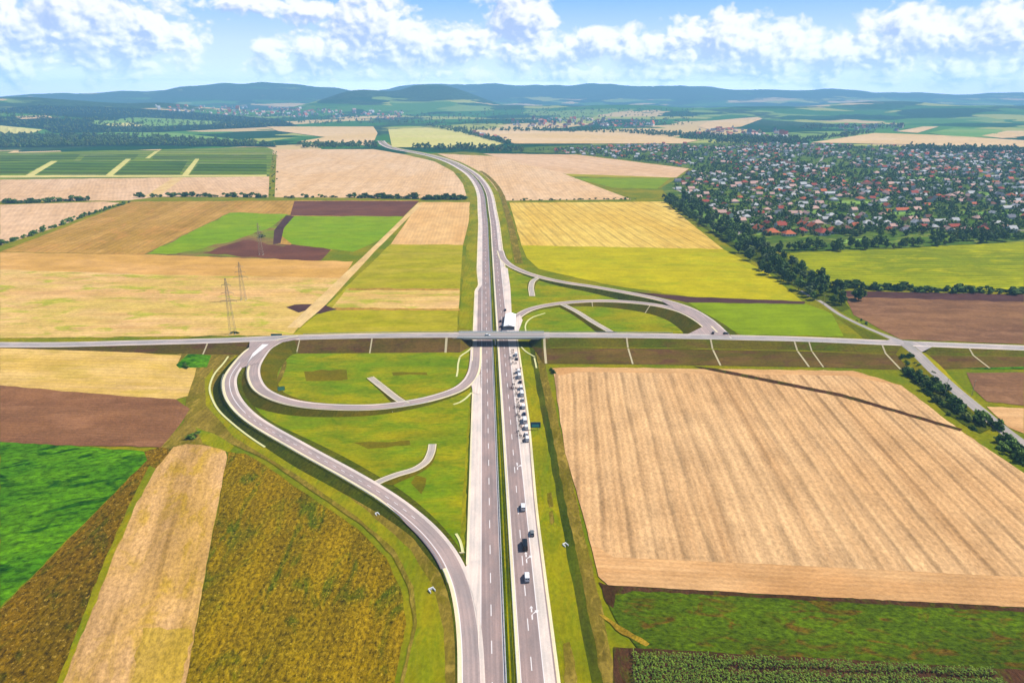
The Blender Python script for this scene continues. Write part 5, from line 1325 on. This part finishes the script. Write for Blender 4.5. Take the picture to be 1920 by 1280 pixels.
# ------------------------------------------------------------------ the village
def inside(px, py, poly):
    c = False; n = len(poly)
    for i in range(n):
        (x1, y1), (x2, y2) = poly[i], poly[(i + 1) % n]
        if (y1 > py) != (y2 > py) and px < (x2 - x1) * (py - y1) / (y2 - y1) + x1: c = not c
    return c
VIL = [(1000, 283), (1190, 272), (1330, 268), (1520, 270), (1720, 276), (1935, 284), (1935, 440), (1800, 446), (1700, 456), (1600, 455), (1480, 460), (1380, 444), (1330, 408), (1275, 366), (1262, 345), (1308, 316), (1180, 300), (1080, 290)]
ROOF = {k: plain('roof_' + k.replace(' ', '_'), c, .85, .15, var=.16, vscale=.5) for k, c in {'orange': (214, 120, 84), 'red': (176, 84, 66), 'brown': (132, 88, 72), 'pale grey': (212, 210, 210), 'slate grey': (128, 128, 136), 'pale pink': (226, 184, 170)}.items()}
WALL = {k: plain('wall_' + k, c, .9, .1, var=.05) for k, c in {'white': (246, 244, 240), 'cream': (240, 222, 186), 'yellow': (236, 206, 130)}.items()}
M['pane'] = plain('window_pane', (60, 68, 80), .2, .5)
def house_meshes(shape):
    w = MB(); r = MB(); wins = []; ch = MB()
    def gable(x0, x1, y0, y1, e, h):
        ym = (y0 + y1) / 2
        w.quad([(x0, y0, -.4), (x1, y0, -.4), (x1, y0, e), (x0, y0, e)]); w.quad([(x1, y1, -.4), (x0, y1, -.4), (x0, y1, e), (x1, y1, e)])
        w.quad([(x0, y1, -.4), (x0, y0, -.4), (x0, y0, e), (x0, ym, h - .1), (x0, y1, e)]); w.quad([(x1, y0, -.4), (x1, y1, -.4), (x1, y1, e), (x1, ym, h - .1), (x1, y0, e)])
        o = .5
        for s, yy in ((-1, y0), (1, y1)):
            a = [(x0 - o, yy + s * o, e - .25), (x1 + o, yy + s * o, e - .25), (x1 + o, ym, h), (x0 - o, ym, h)]
            r.quad(a); r.quad([(p[0], p[1], p[2] - .2) for p in a][::-1]); r.quad([a[0], a[1], (a[1][0], a[1][1], a[1][2] - .2), (a[0][0], a[0][1], a[0][2] - .2)])
    def win(x, y, z, nx, ny):
        q = MB(); wins.append(q); q.box((x + nx * .04, y + ny * .04, z), (1.2 if ny else .1, 1.2 if nx else .1, 1.3))
    if shape == 'gabled':
        gable(-6, 6, -4.5, 4.5, 3.0, 6.6); [win(x, s * 4.5, 1.6, 0, s) for x in (-3.5, 0, 3.5) for s in (-1, 1)]; [win(s * 6, y, 1.6, s, 0) for y in (-2, 2) for s in (-1, 1)]; [win(s * 6, 0, 4.2, s, 0) for s in (-1, 1)]
        ch.box((1.5, .8, 6.4), (.8, .8, 1.8))
    elif shape == 'hipped':
        for a, b in (((-6, -5), (6, -5)), ((6, -5), (6, 5)), ((6, 5), (-6, 5)), ((-6, 5), (-6, -5))): w.quad([(*a, -.4), (*b, -.4), (*b, 3.2), (*a, 3.2)])
        c = [(-6.6, -5.6), (6.6, -5.6), (6.6, 5.6), (-6.6, 5.6)]; a, b = (-1.8, 0, 6.4), (1.8, 0, 6.4)
        r.quad([(*c[0], 3), (*c[1], 3), b, a]); r.quad([(*c[1], 3), (*c[2], 3), b]); r.quad([(*c[2], 3), (*c[3], 3), a, b]); r.quad([(*c[3], 3), (*c[0], 3), a]); r.quad([(*q, 2.98) for q in c][::-1])
        [win(x, s * 5, 1.7, 0, s) for x in (-3.5, 0, 3.5) for s in (-1, 1)]; [win(s * 6, y, 1.7, s, 0) for y in (-2.4, 2.4) for s in (-1, 1)]; ch.box((2, 1.2, 6.2), (.8, .8, 1.8))
    elif shape == 'long':
        gable(-10, 10, -3.8, 3.8, 2.8, 5.8); [win(x, s * 3.8, 1.5, 0, s) for x in (-7, -3, 1, 5) for s in (-1, 1)]; ch.box((-4, .6, 5.6), (.8, .8, 1.6))
    else:
        gable(-5, 5, -4.5, 4.5, 5.4, 9.0); [win(x, s * 4.5, z, 0, s) for x in (-2.8, 2.8) for z in (1.6, 4.2) for s in (-1, 1)]; [win(s * 5, y, z, s, 0) for y in (-2, 2) for z in (1.6, 4.2) for s in (-1, 1)]; ch.box((1.5, .9, 8.7), (.8, .8, 2.0))
    return {'wall': w.mesh('wall', WALL['white']), 'roof': r.mesh('roof', ROOF['red']), 'chimney': ch.mesh('chimney', M['concrete']), 'window': [q.mesh('window', M['pane']) for q in wins]}, (w, r)
HM = {k: house_meshes(k) for k in ('gabled', 'hipped', 'long', 'two storey')}
def village():
    rng = random.Random(5); spots = []
    # streets: rows that run across the view and slant a little, houses on both sides
    for row in range(60):
        D = 925 + row * 32 + (row * row) * .35
        for k in range(-2, 70):
            x = 150 + k * 27 + rng.uniform(-6, 6); y = D + rng.uniform(-8, 8) + .06 * x + 18 * sin(x / 180 + row * .5)
            r = Vector((x, y, -CAM_H)); zc = y * cP + CAM_H * sP; yc = y * sP - CAM_H * cP
            px, py = 960 + F * x / zc, 640 - F * yc / zc
            if not inside(px, py, VIL): continue
            dens = .95 * (.55 + 1.5 * noise.noise((x / 130, y / 170, 5.5)) + .25)
            if row < 4: dens = .75
            if rng.random() < dens: spots.append((y, x, px, py))
    for px, py in ((1424, 434), (1446, 440), (1462, 430), (1478, 442), (1502, 436), (1526, 430), (1540, 440), (1560, 436), (1700, 430), (1716, 424), (1870, 420), (1885, 428), (1400, 400), (1415, 396)):
        g = G(px, py); spots = [s for s in spots if hypot(s[1] - g.x, s[0] - g.y) > 17]; spots.append((g.y - .01, g.x, px, py))
    spots.sort(); cnt = {}; far = ([], []); nf = 0
    fv, ff, fmi = [], [], []
    fmats = [WALL['white'], WALL['cream']] + list(ROOF.values())
    for i, (y, x, px, py) in enumerate(spots):
        shape = rng.choices(['gabled', 'hipped', 'long', 'two storey'], [5, 4, 1.2, 2])[0]; wall = rng.choices(list(WALL), [6, 3, 1])[0]
        roof = rng.choices(list(ROOF), [1.5, 1.4, .9, 4.6, 1.0, 3.6])[0]
        if 1400 < px < 1570 and py > 424: roof = rng.choice(['orange', 'orange', 'red'])
        rz = rng.choice((0.1, 0.1 + pi / 2)) + rng.uniform(-.15, .15); sc = rng.uniform(.86, 1.18) * (1.3 if 1400 < px < 1570 and py > 424 else 1)
        if i < 300:
            zone = 'front row' if py > 426 else 'second row' if py > 410 else 'third row' if py > 396 else 'fourth row' if py > 384 else 'fifth row' if py > 372 else 'sixth row' if py > 362 else 'middle rows'
            part = 'left' if px < 1500 else 'centre' if px < 1720 else 'right'
            key = (shape, wall, roof, zone, part); cnt.setdefault(key, []).append((px, i, x, y, rz, sc))
        else:
            w, r = HM[shape][1]; ca, sa = cos(rz), sin(rz)
            for mb, mi in ((w, 0 if wall == 'white' else 1), (r, 2 + list(ROOF).index(roof))):
                b = len(fv)
                for q in mb.v: fv.append((x + (q.x * ca - q.y * sa) * sc, y + (q.x * sa + q.y * ca) * sc, q.z * sc))
                for f in mb.f: ff.append(tuple(b + k for k in f)); fmi.append(mi)
    for key, lst in cnt.items():
        shape, wall, roof, zone, part = key; lst.sort()
        for n, (px, i, x, y, rz, sc) in enumerate(lst):
            lab = f"{shape} {wall} house, {roof} roof, {zone}, village {part}" + (f", {nth(n + 1)} from left" if len(lst) > 1 else '')
            t = thing('house', lab, 'house', (x, y, 0), rz, 'houses of the village'); t.scale = (sc, sc, sc)
            wo = link('wall', HM[shape][0]['wall'], t); wo.material_slots[0].link = 'OBJECT'; wo.material_slots[0].material = WALL[wall]
            ro = link('roof', HM[shape][0]['roof'], t); ro.material_slots[0].link = 'OBJECT'; ro.material_slots[0].material = ROOF[roof]
            if y < 1150: link('chimney', HM[shape][0]['chimney'], ro)
            if y < 1000:
                for wm in HM[shape][0]['window']: link('window', wm, wo)
    o = link('distant_houses', mesh_from('distant_houses', fv, ff, fmats, fmi)); o['kind'] = 'stuff'
    return spots
SPOTS = village()

# village trees: the nearest are trees of their own, the rest reads as one mass of crowns
def village_trees():
    rng = random.Random(17); out = []
    hs = {}
    for y, x, _, _ in SPOTS: hs.setdefault((int(x // 20), int(y // 20)), []).append((x, y))
    for _ in range(22000):
        if len(out) > 4600: break
        t = rng.random(); y = 915 + 1700 * t ** 1.15; zc = y * cP + CAM_H * sP; px = rng.uniform(1000, 1930); x = (px - 960) / F * zc
        py = 640 - F * (y * sP - CAM_H * cP) / zc
        if not inside(px, py, VIL): continue
        if noise.noise((x / 70, y / 90, 2.2)) < -.34: continue
        cx, cy = int(x // 20), int(y // 20)
        if any(hypot(a - x, b - y) < 7.5 for i in (-1, 0, 1) for j in (-1, 0, 1) for a, b in hs.get((cx + i, cy + j), ())): continue
        out.append((y, x, px, py))
    out.sort(); return out
VT = village_trees()
rng = random.Random(8)
n_belt = sum(1 for t in ALLT if not t[7])
for y, x, px, py in VT[:296 - n_belt]:
    tree_at(Vector((x, y, 0)), rng.randrange(6), rng.uniform(.6, .95), rng.uniform(0, 6.28), 'among nearest village gardens, ' + ('left' if px < 1500 else 'centre' if px < 1720 else 'right'), 'trees among the village gardens')
def mass(name, spots, rng, lod, smin, smax, mats):
    """one mesh of many far crowns"""
    v, f, mi = [], [], []
    for (x, y, z) in spots:
        k = rng.randrange(len(lod)); me = lod[k]; sc = rng.uniform(smin, smax); a = rng.uniform(0, 6.28); ca, sa = cos(a) * sc, sin(a) * sc; b = len(v)
        v += [(x + q[0] * ca - q[1] * sa, y + q[0] * sa + q[1] * ca, z + q[2] * sc) for q in me[0]]; f += [tuple(b + i for i in p) for p in me[1]]; mi += [me[2]] * len(me[1])
    o = link(name, mesh_from(name, v, f, mats, mi)); o['kind'] = 'stuff'; return o
def lod_mesh(seed, H, R, n, size, mi):
    m = crown_mesh(seed, H, R, .6, 7, n, size, LEAF[mi]); d = ([tuple(q.co) for q in m.vertices], [tuple(p.vertices) for p in m.polygons], mi); return d
LOD = [lod_mesh(300 + i, H, R, 7, 1.7, mi) for i, (H, R, mi) in enumerate(((10, 4.8, 0), (8.5, 4.4, 1), (12, 4.6, 0), (9, 4.6, 1), (8, 4, 2)))]
mass('village_tree_crowns', [(x, y, 0) for y, x, px, py in VT[296 - n_belt:]], random.Random(4), LOD, .6, 1.1, LEAF)
# far woods and tree lines
def px_spots(poly, n, rng, k=1.0):
    xs = [p[0] for p in poly]; ys = [p[1] for p in poly]; out = []; tries = 0
    while len(out) < n and tries < n * 12:
        tries += 1; px, py = rng.uniform(min(xs), max(xs)), rng.uniform(min(ys), max(ys))
        if not inside(px, py, poly): continue
        g = GT(px, py)
        if g: out.append(tuple(g))
    return out
rng = random.Random(31); FW = []
for poly, n in (([(0, 253), (250, 253), (500, 270), (520, 276), (310, 273), (0, 277)], 900), ([(0, 208), (60, 200), (180, 202), (330, 210), (520, 226), (560, 236), (430, 242), (300, 248), (100, 250), (85, 243), (0, 234)], 900),
                ([(560, 272), (708, 271), (712, 277), (560, 278)], 160), ([(770, 276), (880, 276), (990, 281), (980, 286), (880, 283), (770, 280)], 150), ([(800, 236), (850, 240), (960, 270), (955, 273), (840, 245)], 170),
                ([(860, 241), (1100, 243), (1330, 252), (1330, 256), (1100, 249), (860, 245)], 260), ([(1500, 236), (1700, 235), (1700, 241), (1500, 244)], 120), ([(1170, 250), (1300, 252), (1480, 262), (1480, 268), (1320, 264)], 300), ([(1370, 256), (1500, 260), (1520, 272), (1330, 270)], 300),
                ([(1700, 276), (1920, 281), (1920, 290), (1700, 284)], 260), ([(1500, 262), (1640, 246), (1640, 250), (1530, 266)], 90), ([(440, 214), (900, 214), (900, 232), (440, 236)], 340), ([(900, 205), (1300, 205), (1300, 236), (900, 236)], 400)):
    FW += px_spots(poly, n, rng)
mass('distant_woodland', FW, random.Random(6), LOD, 1.0, 1.9, LEAF)
# the towns in the distance: pale specks of houses below the hills
def towns():
    rng = random.Random(77); v, f, mi = [], [], []
    for poly, n in (([(290, 200), (420, 198), (600, 206), (600, 222), (420, 216), (300, 208)], 150), ([(600, 206), (760, 210), (760, 226), (620, 224)], 60), ([(960, 226), (1060, 222), (1240, 228), (1240, 240), (960, 240)], 130), ([(1300, 240), (1480, 248), (1470, 262), (1300, 256)], 70), ([(880, 246), (960, 262), (940, 266), (880, 252)], 14), ([(1560, 234), (1700, 236), (1700, 246), (1560, 246)], 26)):
        for g in px_spots(poly, n, rng):
            a = rng.uniform(0, 3.1); s = rng.uniform(.9, 2.0) * (1.25 if g[1] > 6000 else 1); tall = rng.random() < .12
            w, r = HM['gabled'][1]
            for mb, m in ((w, rng.randrange(2)), (r, 2 + rng.randrange(6))):
                b = len(v)
                for q in mb.v: v.append((g[0] + (q.x * cos(a) - q.y * sin(a)) * s, g[1] + (q.x * sin(a) + q.y * cos(a)) * s, g[2] + q.z * s * (2.6 if tall else 1.25)))
                for p in mb.f: f.append(tuple(b + i for i in p)); mi.append(m)
    o = link('distant_towns', mesh_from('distant_towns', v, f, [WALL['white'], WALL['cream']] + list(ROOF.values()), mi)); o['kind'] = 'stuff'
towns()
# village lanes
for pts in ([(1262, 352), (1320, 378), (1420, 404), (1560, 420), (1740, 428), (1930, 432)], [(1380, 440), (1440, 400), (1500, 350), (1540, 300), (1560, 275)], [(1300, 320), (1480, 340), (1700, 352), (1930, 360)]):
    strip('village_lane', axis_px([(a, b, .5) for a, b in pts], 12), -3.0, 3.0, 0, M['village_road'])
for poly in ([(1284, 386), (1330, 398), (1400, 418), (1410, 424), (1330, 414)], [(1400, 432), (1500, 426), (1490, 430), (1420, 440)], [(1660, 396), (1740, 398), (1730, 404), (1650, 402)], [(1800, 396), (1920, 400), (1920, 408), (1820, 404)], [(1580, 376), (1660, 378), (1650, 384), (1570, 381)], [(1560, 450), (1620, 447), (1600, 456), (1560, 457)], [(1440, 334), (1500, 334), (1490, 338), (1430, 338)], [(1360, 372), (1420, 374), (1410, 379), (1350, 377)], [(1700, 330), (1790, 332), (1780, 336), (1690, 334)], [(1830, 360), (1900, 362), (1890, 367), (1820, 365)], [(1500, 392), (1560, 394), (1550, 400), (1490, 398)], [(1640, 418), (1720, 420), (1700, 427), (1630, 424)]):
    P('meadow', poly, FM['fargreen'], 2)

# every tree and bush, each labelled by kind, belt and place in it
def plant_trees():
    cnt = {}
    for g, k, sc, rz, belt, group, kind, shrub in ALLT:
        H, R, tr, cr, words = (SK if shrub else TK)[k]
        key = (belt, words); cnt[key] = cnt.get(key, 0) + 1
    idx = {}
    for g, k, sc, rz, belt, group, kind, shrub in ALLT:
        H, R, tr, cr, words = (SK if shrub else TK)[k]; key = (belt, words); idx[key] = idx.get(key, 0) + 1
        lab = f"{words} {belt}" + (f", {nth(idx[key])} of its kind" if cnt[key] > 1 else '')
        if tr and g.y < 1000:
            t = thing(kind, lab, kind, tuple(g), rz, group); t.scale = (sc, sc, sc); link('trunk', tr, t); link('crown', cr, t)
        else:
            o = link(kind, cr); o.location = g; o.rotation_euler = (0, 0, rz); o.scale = (sc * (1 + .9 * abs(sin(g.x * 12.9 + g.y))) if shrub else sc, sc, sc * (.75 + .45 * abs(cos(g.x * 7.7))) if shrub else sc); tag(o, lab, kind, group)
plant_trees()

# ------------------------------------------------------------------ the maize at the near right: stalks and arching leaves in rows
def maize():
    rng = random.Random(9); v, f, mi = [], [], []
    m1 = leaf_mat('maize_leaf', (0.040, 0.095, 0.006), (0.190, 0.260, 0.022)); m2 = plain('maize_tassel', (198, 186, 110), .9, .1)
    e = [G(1186, 1226), G(1560, 1243), G(1940, 1262)]
    y = 140.0
    while y < 190:
        x = 30.0
        while x < 160:
            xx, yy = x + rng.uniform(-.12, .12), y + rng.uniform(-.12, .12); x += 1.05
            zc = yy * cP + CAM_H * sP; px, py = 960 + F * xx / zc, 640 - F * (yy * sP - CAM_H * cP) / zc
            if py > 1302 or px < 1184 + (py - 1226) * .1 or py < 1226 + (px - 1186) * .0475: continue
            gap = 1268 + (px - 1200) * .012
            if px > 1360 and abs(py - (1258 + (px - 1400) * .03)) < 4 + 3 * noise.noise((xx / 6, 2.2, 0)): continue
            h = rng.uniform(1.9, 2.7)
            for k in range(5):
                a = rng.uniform(0, 6.28); z0 = h * (.25 + .16 * k); L_ = rng.uniform(.8, 1.4); w = .15
                d = Vector((cos(a), sin(a), 0)); n = Vector((-sin(a), cos(a), 0)); p0 = Vector((xx, yy, z0)); p1 = p0 + d * L_ * .5 + Vector((0, 0, .30)); p2 = p0 + d * L_ + Vector((0, 0, -.06))
                b = len(v); v += [p0 - n * w * .6, p0 + n * w * .6, p1 + n * w, p1 - n * w, p2]; f += [(b, b + 1, b + 2, b + 3), (b + 3, b + 2, b + 4)]; mi += [0, 0]
            b = len(v); v += [Vector((xx - .05, yy, 0)), Vector((xx + .05, yy, 0)), Vector((xx + .03, yy, h)), Vector((xx - .03, yy, h))]; f.append((b, b + 1, b + 2, b + 3)); mi.append(0)
            if rng.random() < .6: continue
            b = len(v); v += [Vector((xx - .12, yy, h - .05)), Vector((xx + .12, yy, h - .05)), Vector((xx, yy + .05, h + .35))]; f.append((b, b + 1, b + 2)); mi.append(1)
        y += 1.5
    o = link('maize', mesh_from('maize', v, f, [m1, m2], mi)); o['kind'] = 'stuff'
maize()

# ------------------------------------------------------------------ haze
def haze():
    mb = MB(); x, y0, y1, z0, z1 = 19000, -2500, 18500, -14, 520
    mb.box((0, (y0 + y1) / 2, (z0 + z1) / 2), (2 * x, y1 - y0, z1 - z0))
    m = bpy.data.materials.new('haze'); m.use_nodes = True; nt = m.node_tree; nt.nodes.clear()
    out = _node(nt, 'ShaderNodeOutputMaterial'); pv = _node(nt, 'ShaderNodeVolumePrincipled')
    pv.inputs['Color'].default_value = (0.31, 0.64, 1.0, 1); pv.inputs['Density'].default_value = 1.0e-4; pv.inputs['Anisotropy'].default_value = 0.0
    nt.links.new(pv.outputs[0], out.inputs['Volume'])
    o = mb.obj('haze', m); o['kind'] = 'stuff'; o.display_type = 'WIRE'
haze()
